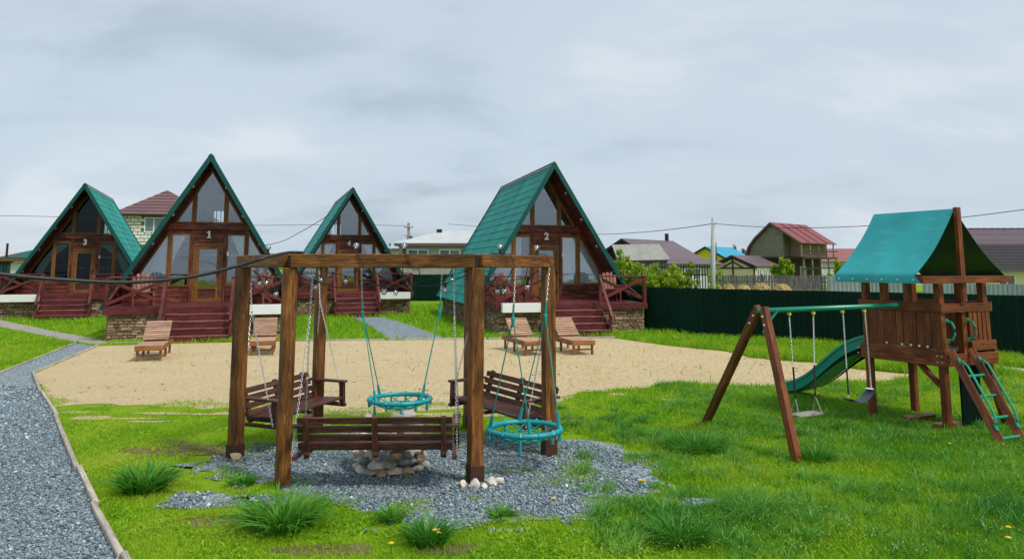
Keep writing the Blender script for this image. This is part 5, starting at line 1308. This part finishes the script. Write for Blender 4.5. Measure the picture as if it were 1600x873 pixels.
for (y0, z0, y1, z1, mt, nm_) in ((-0.5, 1.85, -0.1, 3.88, 'roof_plum_dark', 'lower_roof'), (-0.1, 3.88, 3.2, 5.25, 'roof_purple', 'upper_roof'), (3.2, 5.25, 6.5, 3.88, 'roof_purple', 'upper_roof')):
    n = 9
    for q in range(n):
        f0, f1 = q / n, (q + 1) / n; a = (y0 + (y1 - y0) * f0, z0 + (z1 - z0) * f0); b = (y0 + (y1 - y0) * f1, z0 + (z1 - z0) * f1)
        mb = MB(); dz = 0.03; quad(mb, [(0, a[0], a[1] + dz), (16, a[0], a[1] + dz), (16, b[0], b[1]), (0, b[0], b[1])], 0.05); mb.build('tile_course', mt, SH)
mb = MB(); mb.abox(0.3, 15.7, 0, 6.4, 0, 3.85); mb.build('wall', 'wall_straw', SH)
for q in range(4): far_window(SH, 1.5 + q * 3.6, 2.8 + q * 3.6, -0.01, 0.5, 1.6)
for q in range(30): mb = MB(); mb.box((0.2 + q * 0.53, 3.2, 5.27), (0.6 + q * 0.53, 3.2, 5.27), 0.26, 0.08); mb.build('ridge_tile', 'roof_plum_dark', SH)
# white block house behind cabins 1 and 3
BH = thing('white_block_house', 'two storey white block house with brown hipped roof between cabins 3 and 1', 'house', (-32.2, 70, 0), R(14))
mb = MB(); mb.abox(-3.2, 3.6, 0.05, 8, 0, 6.9); mb.build('wall', 'mortar', BH)
bw_, bh_ = 0.60, 0.30; me = boxmesh(bw_ - 0.05, 0.10, bh_ - 0.055, 0.012, 'wall_block'); meh = boxmesh(bw_ / 2 - 0.05, 0.10, bh_ - 0.055, 0.012, 'wall_block'); rnd = random.Random(3)
wn0, wn1, wz0, wz1 = -1.15, 0.45, 5.25, 6.62
for r_i in range(9):
    z = 4.1 + r_i * bh_ + bh_ / 2; x = -3.2 + (bw_ / 2 if r_i % 2 else 0)
    if r_i % 2: link('brick', meh, None, BH, Matrix.Translation((-3.2 + bw_ / 4, 0.02, z)))
    while x < 3.3:
        cx = x + bw_ / 2
        if not (wn0 - 0.25 < cx < wn1 + 0.25 and wz0 - 0.1 < z < wz1 + 0.12): link('brick', me, None, BH, Matrix.Translation((cx, 0.02 + rnd.uniform(-.012, .012), z)))
        x += bw_
for r_i in range(9):
    z = 4.1 + r_i * bh_ + bh_ / 2
    for q in range(4): link('brick', boxmesh(0.10, bw_ - 0.05, bh_ - 0.055, 0.012, 'wall_block'), None, BH, Matrix.Translation((-3.2, 0.4 + q * bw_ + (0.3 if r_i % 2 else 0), z)))
far_window(BH, wn0, wn1, -0.02, wz0, wz1)
rr_ = [(-3.9, -0.6, 6.85), (4.2, -0.6, 6.85), (4.2, 8.6, 6.85), (-3.9, 8.6, 6.85), (0.15, 2.6, 9.35), (0.15, 5.6, 9.35)]
for f, n in (((0, 1, 4), 8), ((1, 2, 5, 4), 0), ((2, 3, 5), 0), ((3, 0, 4, 5), 0)):
    if n:
        a, b, c = (Vector(rr_[q]) for q in f)
        for q in range(n):
            f0, f1 = q / n, (q + 1) / n; mb = MB(); pts = [a.lerp(c, f0) + Vector((0, -0.03, 0.03)), b.lerp(c, f0) + Vector((0, -0.03, 0.03)), b.lerp(c, f1), a.lerp(c, f1)]
            if q == n - 1: pts = pts[:3]
            quad(mb, pts, 0.05); mb.build('tile_course', 'roof_brown', BH)
    else: mb = MB(); quad(mb, [rr_[q] for q in f], 0.06); mb.build('roof_slope', 'roof_brown', BH)
mb = MB(); mb.abox(-3.85, 4.15, -0.58, -0.1, 6.72, 6.84); mb.build('eaves_board', 'dark_wood', BH)
def hip(name, lab, X0, X1, Y0, Y1, ez, rz, roofm, wallm, cat='building', fas='roof_brown', inset=0.35, wz=0):
    t = thing(name, lab, cat, ((X0 + X1) / 2, (Y0 + Y1) / 2, 0)); a, b = (X1 - X0) / 2, (Y1 - Y0) / 2; r = [(-a, -b, ez), (a, -b, ez), (a, b, ez), (-a, b, ez), (-max(a - b, 0.02), 0, rz), (max(a - b, 0.02), 0, rz)]
    for f in ((0, 1, 5, 4), (1, 2, 5), (2, 3, 4, 5), (3, 0, 4)): mb = MB(); quad(mb, [r[q] for q in f], 0.05); mb.build('roof_slope', roofm, t)
    mb = MB()
    for (p, q) in (((-a, -b), (a, -b)), ((a, -b), (a, b)), ((a, b), (-a, b)), ((-a, b), (-a, -b))): mb.box((p[0] * .99, p[1] * .99, ez - 0.12), (q[0] * .99, q[1] * .99, ez - 0.12), 0.05, 0.18)
    mb.build('fascia', fas, t)
    if wallm: mb = MB(); mb.abox(-a + inset, a - inset, -b + inset, b - inset, wz, ez - 0.03); mb.build('wall', wallm, t)
    return t
PV = hip('pale_roof_house', 'low house with pale hipped sheet roof and brown eaves behind cabin 2', -8.9, 1.5, 58, 64.5, 3.95, 5.0, 'roof_pale', 'wall_grey')
for q in range(3): far_window(PV, -4.2 + q * 2.4, -2.6 + q * 2.4, -2.92, 2.2, 3.5)
block('roof_vent', PV, -2.25, -1.85, -0.5, -0.1, 4.85, 5.12, 'dark_wood')
hip('pale_blue_roof_house', 'far house with faded blue grey roof next to cabin 4', -14.0, -8.6, 78, 84, 4.0, 5.1, 'roof_pale_blue', 'wall_pale')
hip('beige_roof_barn', 'long barn with beige roof left of cabin 3', -62, -39.5, 66, 72, 2.75, 3.55, 'roof_beige', 'wall_pale', fas='wall_grey')
GZ = hip('green_gazebo', 'small gazebo with dark green roof on wooden posts beside cabin 3', -32.2, -27.6, 48.2, 51.5, 2.75, 3.35, 'trim_green', None, 'gazebo', 'frame_wood')
for x in (-1.9, 1.9):
    for y in (-1.3, 1.3): block('post', GZ, x - 0.07, x + 0.07, y - 0.07, y + 0.07, 0, 2.72, 'dark_wood')
block('flue_pipe', GZ, -1.75, -1.65, -1.55, -1.45, 0, 3.65, 'dark_wood')
SD = thing('green_metal_shed', 'dark green metal shed with flat roof left of cabin 3', 'shed', (-34.6, 50.0, 0), 0)
block('wall', SD, -2.5, 1.6, -1, 1, 0, 2.45, 'trim_green'); block('roof_slab', SD, -2.6, 1.7, -1.1, 1.1, 2.451, 2.55, 'fence_green')

# ================================================================== HAY, POLES, WIRES
for i, (px, wd, lab) in enumerate(((1115, 17, 'hay heap at the foot of the pale pole'), (1134, 22, 'low rounded hay heap second from the pale pole'), (1157, 26, 'pointed hay heap third from the pale pole'), (1184, 30, 'widest flat hay heap before the plank fence'), (1217, 28, 'hay heap standing apart from the other heaps'))):
    Y = 37.5; r = wd / 2 / 1200 * Y; X = (px - 800) / 1200 * Y; rd = random.Random(i)
    mb = MB(); nu, nv = 22, 12; vs = []
    for j in range(nv + 1):
        t = j / nv * math.pi / 2
        for q in range(nu):
            a = 2 * math.pi * q / nu; k_ = 1 + 0.16 * rd.uniform(-1, 1)
            vs.append((r * 1.25 * math.cos(a) * math.cos(t) ** 0.7 * k_, r * 1.2 * math.sin(a) * math.cos(t) ** 0.7 * k_, max(0, (1.42 - 0.05 * (i % 3)) * math.sin(t) ** 0.8 * (1 + 0.03 * rd.uniform(-1, 1)))))
    mb.add(vs, [[j * nu + q, j * nu + (q + 1) % nu, (j + 1) * nu + (q + 1) % nu, (j + 1) * nu + q] for j in range(nv) for q in range(nu)])
    for q in range(260):
        a = rd.uniform(0, 6.28); t = rd.uniform(0.2, 1.5); p = Vector((r * 1.22 * math.cos(a) * math.cos(t) ** 0.7, r * 1.2 * math.sin(a) * math.cos(t) ** 0.7, 1.40 * math.sin(t) ** 0.8)); dd = Vector((rd.gauss(0, 1), rd.gauss(0, 1), rd.gauss(0, 0.5))).normalized() * 0.09
        mb.add([p, p + dd, p + dd * 0.6 + Vector((0, 0, 0.02))], [[0, 1, 2]])
    tag(mb.build('hay_heap', 'hay', None, loc=(X, Y, 0)), lab, 'hay heap', 'hay heaps behind the green fence')
def pole(name, lab, px0, py0, px1, py1, Y, r0, r1, mat, arms=()):
    a, b = P(px0, py0, Y), P(px1, py1, Y); a.z = 0; t = thing(name, lab, 'pole', a); d = b - a
    mb = MB(); mb.tube([(0, 0, 0), d * 0.5, d], [r0, (r0 + r1) / 2, r1], 10); mb.build('shaft', mat, t, smooth=True)
    for (f, L) in arms:
        c = d * f; bar('crossarm', t, c + Vector((-L, -0.12, 0)), c + Vector((L, -0.12, 0)), 0.08, 0.1, 'grey_wood')
        for s_ in (-0.9, 0.9): mb = MB(); mb.tube([c + Vector((L * s_, -0.12, 0.05)), c + Vector((L * s_, -0.12, 0.18))], [0.03, 0.05], 6); mb.build('insulator', 'white_paint', t)
    return t
pole('utility_pole', 'pale slender concrete pole carrying a wire beyond the green fence', 1111, 446, 1115, 340, 36.5, 0.145, 0.10, 'pole_concrete')
mb = MB(); mb.tube([(0, 0, 0), (0.12, 0, 0.02)], 0.03, 6); hk = mb.build('wire_hook', 'dark_wood', bpy.data.objects['utility_pole'], loc=(P(1115, 349, 36.5) - bpy.data.objects['utility_pole'].location))
pole('utility_pole', 'old wooden utility pole with crossarm behind the pale hipped roof', 640, 400, 638.5, 348, 74, 0.17, 0.12, 'grey_wood', ((0.93, 0.45), (0.80, 0.35)))
pole('utility_pole', 'dark braced pole in front of the yellow house', 1119, 420, 1118, 379, 70, 0.10, 0.08, 'dark_wood')
pole('utility_pole', 'far dark pole with crossarm beside the slag block house', 1162, 415, 1162, 388, 120, 0.12, 0.10, 'dark_wood', ((0.95, 0.6),))
def wire_(name, lab, pts, r):
    c = [P(*p) for p in pts]; o = []
    for i in range(len(c) - 1):
        p0, p1, p2, p3 = c[max(i - 1, 0)], c[i], c[i + 1], c[min(i + 2, len(c) - 1)]
        for q in range(8):
            t = q / 8; o.append(0.5 * ((2 * p1) + (p2 - p0) * t + (2 * p0 - 5 * p1 + 4 * p2 - p3) * t * t + (3 * p1 - p0 - 3 * p2 + p3) * t ** 3))
    o.append(c[-1]); mb = MB(); mb.tube(o, r, 5); tag(mb.build(name, 'black_rubber', None), lab, 'wire')
wire_('power_line', 'overhead wire from the pale pole sagging away behind cabin 2', [(1114, 349.5, 36.4), (1060, 357, 41), (1000, 363, 47), (930, 366, 55), (850, 362, 64), (700, 350, 74)], 0.020)
wire_('power_line', 'overhead wire from the pale pole passing above the play tower', [(1116, 349.5, 36.4), (1180, 354, 34), (1260, 356, 32), (1370, 352, 30), (1500, 340, 28), (1620, 325, 26), (1900, 290, 23), (2400, 215, 20)], 0.014)
wire_('power_line', 'thin service wire rising to the roof of cabin 4', [(330, 392, 55), (425, 381, 50), (470, 362, 46), (515, 335, 43)], 0.020)
wire_('power_line', 'thin far wires crossing the sky beside cabin 3', [(-40, 337, 70), (60, 338, 72), (190, 343, 75)], 0.022)
wire_('power_line', 'thin far wire crossing low sky toward the old wooden pole', [(300, 352, 76), (420, 352, 76), (540, 351, 75), (638, 353, 74)], 0.022)

# ================================================================== BUSHES AND FAR TREES
def foliage(mb, centers, n, leaf, rd, squash=1.0, up=0.0):
    for q in range(n):
        c, r = centers[rd.randrange(len(centers))]
        v = Vector((rd.gauss(0, 1), rd.gauss(0, 1), rd.gauss(0, 1))).normalized() * (rd.random() ** 0.5) * r; v.z *= squash
        p = Vector(c) + v
        if p.z < 0.1: continue
        a = Vector((rd.gauss(0, 1), rd.gauss(0, 1), rd.gauss(0, 1) + up)).normalized(); b = a.cross(Vector((rd.gauss(0, 1), rd.gauss(0, 1), rd.gauss(0, 1)))).normalized(); s_ = leaf * rd.uniform(0.6, 1.4)
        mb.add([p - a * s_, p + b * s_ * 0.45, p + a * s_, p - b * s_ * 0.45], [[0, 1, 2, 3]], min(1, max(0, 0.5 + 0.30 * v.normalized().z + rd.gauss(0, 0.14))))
def bush(name, lab, X, Y, rx, h, n, leaf, seed, mat='bush_leaf', shoots=14, cat='bush', grp=None, clear=0.0):
    rd = random.Random(seed); t = thing(name, lab, cat, (X, Y, 0), 0, grp); st = MB(); cs = []
    for q in range(shoots):
        a = rd.uniform(0, 6.28); r = rd.random() ** 0.6 * rx; hh = h * rd.uniform(0.62, 1.0) * (1 - 0.25 * (r / rx) ** 2); tip = Vector((r * math.cos(a), r * math.sin(a), hh)); m = Vector((r * 0.4 * math.cos(a), r * 0.4 * math.sin(a), hh * 0.5))
        st.tube([(0.05 * math.cos(a), 0.05 * math.sin(a), 0), m, tip], [0.028 + rx * 0.02, 0.016 + rx * 0.01, 0.005], 5)
        for f in (0.35, 0.55, 0.72, 0.88, 1.0):
            if f * hh < clear: continue
            c = m.lerp(tip, (f - 0.5) * 2) if f > 0.5 else m * (f * 2); cs.append((c, rx * 0.34 * (1.25 - 0.75 * f)))
    st.build('stem', 'bark', t); mb = MB(); foliage(mb, cs, n, leaf, rd, 1.25, 0.6); mb.build('foliage', mat, t, tones=True)
gb = 'yellow green bushes'
bush('leafy_bush', 'tall yellow green bush beside the roof edge of cabin 2', 4.7, 33.6, 1.0, 3.0, 4600, 0.085, 1, shoots=20)
bush('leafy_bush', 'broad yellow green bush between cabin 2 and the dark picket fence', 5.9, 31.8, 1.1, 2.6, 5000, 0.085, 2, shoots=22)
bush('leafy_bush', 'leafy sapling standing before the dark picket fence', 6.9, 30.5, 0.45, 2.9, 1500, 0.075, 3, shoots=7)
bush('leafy_bush', 'dense rounded bush pressed against the corner of the green fence', 5.75, 29.8, 0.9, 2.3, 4600, 0.075, 4, shoots=18)
bush('leafy_bush', 'thin yellow sapling at the end of the dark picket fence', 8.1, 31.2, 0.35, 2.45, 500, 0.06, 5, shoots=5)
bush('rounded_bush', 'round yellow green bush between the cottage and the slag block house', 21.1, 60, 1.05, 2.9, 4200, 0.13, 6)
bush('rounded_bush', 'yellow green bush under the balcony of the slag block house', 25.6, 60, 1.15, 2.75, 4200, 0.13, 7)
bush('rounded_bush', 'bush in front of the bright yellow house', 20.0, 77, 1.1, 3.0, 1300, 0.12, 8)
bush('small_tree', 'pale round tree on the skyline beside the sky blue roof', 43.0, 152, 3.0, 6.2, 1500, 0.30, 9, 'tree_leaf_far', cat='tree', clear=2.0)
bush('small_tree', 'faint grey green tree on the skyline near the far dark pole', 48.5, 160, 2.4, 5.6, 1200, 0.30, 10, 'tree_leaf_far', cat='tree', clear=2.0)
bush('small_tree', 'pale leafy tree showing above the hipped roof by the old pole', -10.4, 88, 2.0, 6.0, 1200, 0.20, 11, 'tree_leaf_far', cat='tree', clear=2.0)
bush('leafy_bush', 'small bright bush in front of the faded blue grey roof', -8.4, 52.5, 0.8, 4.0, 1200, 0.09, 12)
# ================================================================== GRASS
def blades_mesh(name, base, ang, hgt, wid, lean, tone, mat, label, segs=2):
    m = len(base); ca, sa = np.cos(ang), np.sin(ang); pr = RNG.uniform(0, 6.28, m); cw, sw = np.cos(pr), np.sin(pr)
    rows = []; lv = [0.0, 0.55, 1.0] if segs == 2 else [0.0, 0.35, 0.68, 1.0]
    for f in lv:
        cx = base[:, 0] + ca * lean * hgt * f ** 1.8; cy = base[:, 1] + sa * lean * hgt * f ** 1.8; cz = base[:, 2] + hgt * (f - 0.30 * np.clip(lean, 0, 1.5) * f ** 2.2)
        ww = wid * (1 - 0.35 * f) / 2
        if f < 1: rows += [np.stack([cx - cw * ww, cy - sw * ww, cz], 1), np.stack([cx + cw * ww, cy + sw * ww, cz], 1)]
        else: rows.append(np.stack([cx, cy, cz], 1))
    k_ = len(rows); V = np.stack(rows, 1).reshape(-1, 3); off = np.arange(m)[:, None] * k_; fl = []; st = []; tot = 0; loops = []
    cols = []
    for s_ in range(segs - 1): cols.append(np.array([s_ * 2, s_ * 2 + 1, s_ * 2 + 3, s_ * 2 + 2]))
    cols.append(np.array([k_ - 3, k_ - 2, k_ - 1])); pat = np.concatenate(cols); L = (off + pat[None]).reshape(-1)
    sizes = [len(c) for c in cols]; starts = np.cumsum([0] + sizes)[:-1]; S_ = (np.arange(m)[:, None] * len(pat) + starts[None]).reshape(-1)
    me = bpy.data.meshes.new(name); me.vertices.add(len(V)); me.vertices.foreach_set('co', V.reshape(-1).astype(np.float32)); me.loops.add(len(L)); me.loops.foreach_set('vertex_index', L.astype(np.int32))
    me.polygons.add(len(S_)); me.polygons.foreach_set('loop_start', S_.astype(np.int32))
    at = me.attributes.new('tone', 'FLOAT', 'POINT'); at.data.foreach_set('value', np.repeat(tone, k_).astype(np.float32)); me.update(calc_edges=True)
    o = link(name, me, mat); return o
def foot(K, x0, x1, y0, y1): return [tuple((K.matrix_basis @ Vector((x, y, 0)))[:2]) for x, y in ((x0, y0), (x1, y0), (x1, y1), (x0, y1))]
EXC = [PATH, CONC, CPATH4, RPATH]
for K in (K1, K2, K3, K4): EXC += [foot(K, -2.85, 2.85, 0, 8), foot(K, -2.55, 2.55, -3.3, 0.1), foot(K, -0.95, 0.95, -4.5, -3)]
def scatter(n, y0, y1, dens_pow):
    # world-space scatter, thinner with distance
    u = RNG.uniform(0, 1, n); y = (y0 ** (1 - dens_pow) + u * (y1 ** (1 - dens_pow) - y0 ** (1 - dens_pow))) ** (1 / (1 - dens_pow)) if dens_pow != 1 else y0 * (y1 / y0) ** u
    x = RNG.uniform(-1, 1, n) * (0.70 * y + 3.4); return x, y
def sstep(a, b, x): t = np.clip((x - a) / (b - a), 0, 1); return t * t * (3 - 2 * t)
def keepmask(x, y):
    k_ = np.ones(x.shape, bool)
    for pl in EXC: k_ &= ~inpoly(x, y, pl)
    r = RNG.uniform(0, 1, x.shape); f1 = fbm(x * 0.9, y * 0.9, 3); f2 = fbm(x * 2.6, y * 2.6, 8)
    jx = (fbm(x * 1.6, y * 1.6, 21) - .5); jy = (fbm(x * 1.3, y * 1.3, 23) - .5); low = sstep(15.5, 12.5, y); insand = inpoly(x + jx * 1.2 * low, y + (jy * 2.6 + RNG.normal(0, 0.16, x.shape)) * low, SAND); k_ &= ~insand | ((f1 > 0.60) & (f2 > 0.52) & (r < 0.10) & (y < 14)) | (r < 0.0006)
    fringe = insand & (f2 > 0.5) & (y < 12.4 + 0.0 * x) & (r < 0.10); k_ |= fringe
    inbed = inpoly(x + jx * 2.0, y + jy * 1.9 + RNG.normal(0, 0.05, x.shape), BED)
    for pl in PATCHES: inbed |= inpoly(x, y, pl)
    k_ &= ~inbed | ((f2 > 0.585) & (r < 0.6)) | (r < 0.006)
    bare = np.zeros(x.shape, bool)
    for pl in SOIL: bare |= inpoly(x + jx * 0.9 + RNG.normal(0, 0.06, x.shape), y + jy * 0.6 + RNG.normal(0, 0.05, x.shape), pl)
    k_ &= ~bare | (r < 0.30)
    sb = np.zeros(x.shape, bool)
    for pl in SBL: sb |= inpoly(x + RNG.normal(0, 0.05, x.shape), y + RNG.normal(0, 0.04, x.shape), pl)
    k_ &= ~sb | (r < 0.4)
    return k_
# --- lawn: short left and centre, long on the right
x, y = scatter(900000, 6.1, 24.0, 1.25)
k_ = keepmask(x, y); x, y = x[k_], y[k_]
lush = sstep(0.3, 3.2, x) * sstep(23, 15, y); nearstrip = sstep(14.5, 17.5, y) * np.where(x < -9, 0.45, 1.0)
f1 = fbm(x * 0.8, y * 0.8, 41); f2 = fbm(x * 2.2, y * 2.2, 52)
hgt = 0.020 + 0.028 * f2 + lush * (0.030 + 0.16 * np.clip(f1 - 0.36, 0, 1) * (0.4 + f2)) + nearstrip * (0.05 + 0.12 * f2)
hgt *= RNG.uniform(0.55, 1.35, len(x)) * np.clip(0.75 + f1 * 0.5, 0.7, 1.3)
wid = (0.0055 + 0.0035 * lush) * np.clip(y / 8.5, 1, 2.6) * RNG.uniform(0.7, 1.4, len(x))
f3 = fbm(x * 0.45, y * 0.45, 63)
tone = np.clip(RNG.normal(0.52, 0.14, len(x)) + 0.09 * (1 - lush) - 0.5 * lush * (f1 - 0.47) - 0.03 * lush + 0.30 * (f2 - 0.5) + 0.45 * (f3 - 0.5), 0.05, 0.98)
dry = RNG.uniform(0, 1, len(x)) < 0.045 + 0.07 * (f3 > 0.56); tone[dry] = RNG.uniform(0.8, 1.0, int(dry.sum()))
o = blades_mesh('lawn_grass', np.stack([x, y, np.zeros_like(x)], 1), RNG.uniform(0, 6.28, len(x)), hgt, wid, RNG.uniform(0.1, 1.1, len(x)), tone, 'grass_blade', '')
tag(o, 'green lawn grass, short by the path and long round the play tower', 'grass', kind='stuff')
# --- coarse verge grass along cabins and fence, beyond the sand
x, y = scatter(170000, 16.5, 46.0, 1.4); k_ = keepmask(x, y); x, y = x[k_], y[k_]; f2 = fbm(x * 1.6, y * 1.6, 77)
hgt = (0.07 + 0.20 * f2) * RNG.uniform(0.6, 1.3, len(x)) * np.where((x < -9.5) & (y < 30), 0.5, 1.0); wid = 0.016 * np.clip(y / 20, 1, 2.2) * RNG.uniform(0.7, 1.3, len(x))
o = blades_mesh('verge_grass', np.stack([x, y, np.zeros_like(x)], 1), RNG.uniform(0, 6.28, len(x)), hgt, wid, RNG.uniform(0.2, 1.2, len(x)), np.clip(RNG.normal(0.45, 0.13, len(x)) + 0.25 * (f2 - 0.5), 0.05, 0.98), 'grass_blade', '')
tag(o, 'rough verge grass growing along the cabins and the green fence', 'grass', kind='stuff')
# --- longer tufts in the right-hand meadow: arching blades in clusters
cx, cy = scatter(9600, 6.2, 15.0, 1.1); sel = (cx > 0.7) & keepmask(cx, cy) & (fbm(cx * 0.8, cy * 0.8, 41) + RNG.normal(0, 0.07, len(cx)) > 0.47); cx, cy = cx[sel], cy[sel]
nb_ = 26; x = np.repeat(cx, nb_) + RNG.normal(0, 0.045, len(cx) * nb_); y = np.repeat(cy, nb_) + RNG.normal(0, 0.045, len(cx) * nb_)
ts = np.repeat(RNG.uniform(0.06, 0.20, len(cx)) * (0.7 + 0.6 * fbm(cx * 1.1, cy * 1.1, 44)), nb_); tt = np.repeat(np.clip(0.12 + 0.95 * fbm(cx * 0.7, cy * 0.7, 45) + RNG.normal(0, 0.1, len(cx)), 0.1, 0.9), nb_)
o = blades_mesh('tuft_grass', np.stack([x, y, np.zeros_like(x)], 1), RNG.normal(0.4, 1.4, len(x)), ts * RNG.uniform(0.6, 1.2, len(x)), 0.0085 * RNG.uniform(0.7, 1.3, len(x)), RNG.uniform(0.4, 1.5, len(x)), np.clip(tt + RNG.normal(0, 0.1, len(x)), 0.05, 0.95), 'clump_blade', '', 3)
tag(o, 'long tufted grass arching over the lawn near the swing legs', 'grass', kind='stuff')
# --- broad little weed leaves in the short lawn
x, y = scatter(80000, 6.1, 13.0, 1.2); k_ = keepmask(x, y) & (fbm(x * 1.7, y * 1.7, 91) > 0.5) & (x < 3.5); x, y = x[k_], y[k_]
o = blades_mesh('weed_leaves', np.stack([x, y, np.full_like(x, 0.012)], 1), RNG.uniform(0, 6.28, len(x)), RNG.uniform(0.015, 0.045, len(x)), RNG.uniform(0.012, 0.028, len(x)), RNG.uniform(0.8, 2.2, len(x)), np.clip(RNG.normal(0.5, 0.14, len(x)), 0, 0.85), 'grass_blade', '')
tag(o, 'small broad weed leaves scattered through the short lawn', 'weeds', kind='stuff')
# --- tiny pale flowers and seed heads standing in the long grass
x, y = scatter(9000, 6.2, 14.0, 1.0); k_ = keepmask(x, y) & (x > 0.8) & (fbm(x * 0.9, y * 0.9, 131) > 0.48); x, y = x[k_], y[k_]; m = len(x); z = RNG.uniform(0.05, 0.13, m); s_ = RNG.uniform(0.003, 0.0065, m); v = np.array([[1, 0, 0], [-1, 0, 0], [0, 1, 0], [0, -1, 0], [0, 0, 1], [0, 0, -1]], float)
V = v[None] * s_[:, None, None] + np.stack([x, y, z], 1)[:, None, :]; F = np.array([[0, 2, 4], [2, 1, 4], [1, 3, 4], [3, 0, 4], [2, 0, 5], [1, 2, 5], [3, 1, 5], [0, 3, 5]]); FF = (F[None] + (np.arange(m) * 6)[:, None, None]).reshape(-1, 3)
me = bpy.data.meshes.new('seed_heads'); me.from_pydata(V.reshape(-1, 3).tolist(), [], FF.tolist()); tag(link('seed_heads', me, 'seed_head'), 'tiny pale seed heads scattered through the long grass', 'seed heads', kind='stuff')
# --- big leafy clumps, each a plant of its own
def clump(px, py, rad, h, n, lab, wide=0.014, toneb=0.5, cat='plant', lean=(0.5, 1.5)):
    g = G(px, py); m = n; a = RNG.uniform(0, 6.28, m); r = rad * 0.55 * np.sqrt(RNG.uniform(0, 1, m)); b = np.stack([r * np.cos(a), r * np.sin(a), np.zeros(m)], 1)
    da = a + RNG.normal(0, 0.5, m); hh = h * RNG.uniform(0.55, 1.15, m)
    o = blades_mesh('grass_clump', b, da, hh, wide * RNG.uniform(0.6, 1.3, m), RNG.uniform(lean[0], lean[1], m) * (0.35 + 0.8 * r / (rad * 0.55)), np.clip(RNG.normal(toneb, 0.16, m), 0, 1), 'clump_blade', '', 3)
    o.location = (g.x, g.y, 0); tag(o, lab, cat, 'leafy clumps in the lawn')
clump(225, 768, 0.33, 0.30, 340, 'dark green strap leaved clump alone on the lawn by the path', 0.026, 0.42)
clump(442, 823, 0.44, 0.33, 520, 'large arching grass clump at the foot of the front post', 0.017, 0.62, lean=(0.7, 1.7))
clump(1090, 706, 0.55, 0.26, 700, 'broad dark grass clump between the gravel bed and the swing leg', 0.013, 0.45)
clump(668, 848, 0.28, 0.24, 260, 'small dark grass clump on the near edge of the gravel bed', 0.014, 0.40)
clump(1062, 848, 0.36, 0.24, 380, 'dark tussock in the long grass below the gravel bed corner', 0.013, 0.42)
clump(1170, 800, 0.5, 0.20, 460, 'pale arching tussock in the long grass before the swing leg', 0.010, 0.62, lean=(0.8, 1.8))
clump(1275, 722, 0.28, 0.20, 340, 'dark tussock hugging the foot of the near swing leg', 0.010, 0.36)
clump(780, 808, 0.13, 0.12, 90, 'low weed rosette alone in the gravel near the white rocks', 0.026, 0.5, lean=(1.0, 2.0))
clump(612, 815, 0.16, 0.16, 160, 'loose green weed at the gravel edge before the bench', 0.016, 0.55)
clump(1400, 690, 0.6, 0.18, 600, 'dark grass patch under the tower between its front posts', 0.010, 0.30)
clump(378, 757, 0.20, 0.14, 160, 'pale low weed beside the large arching clump', 0.016, 0.6)
# --- dandelions
DME = {}
for (px, py) in ((865, 790), (1001, 763), (1007, 766), (679, 852), (687, 851), (612, 868), (1485, 702), (1577, 842), (1578, 862)):
    g = G(px, py); t = thing('dandelion', 'yellow dandelion flower in the green grass', 'flower', (g.x, g.y, 0), px, 'dandelions in the grass'); h = 0.07 + (px % 5) * 0.012
    mb = MB(); mb.tube([(0, 0, 0), (0.006, 0, h * 0.6), (0.004, 0.004, h)], 0.0035, 5); mb.build('stem', 'clump_blade', t, tones=True)
    mb = MB(); sphere(mb, (0.004, 0.004, h + 0.004), 0.019, 10, 6, 1, 1, 0.55)
    for q in range(14): a = q * 0.449; mb.add([(0.004, 0.004, h + 0.008), (0.004 + 0.026 * math.cos(a - .15), 0.004 + 0.026 * math.sin(a - .15), h + 0.006), (0.004 + 0.026 * math.cos(a + .15), 0.004 + 0.026 * math.sin(a + .15), h + 0.006)], [[0, 1, 2]])
    mb.build('flower_head', 'flower_yellow', t)
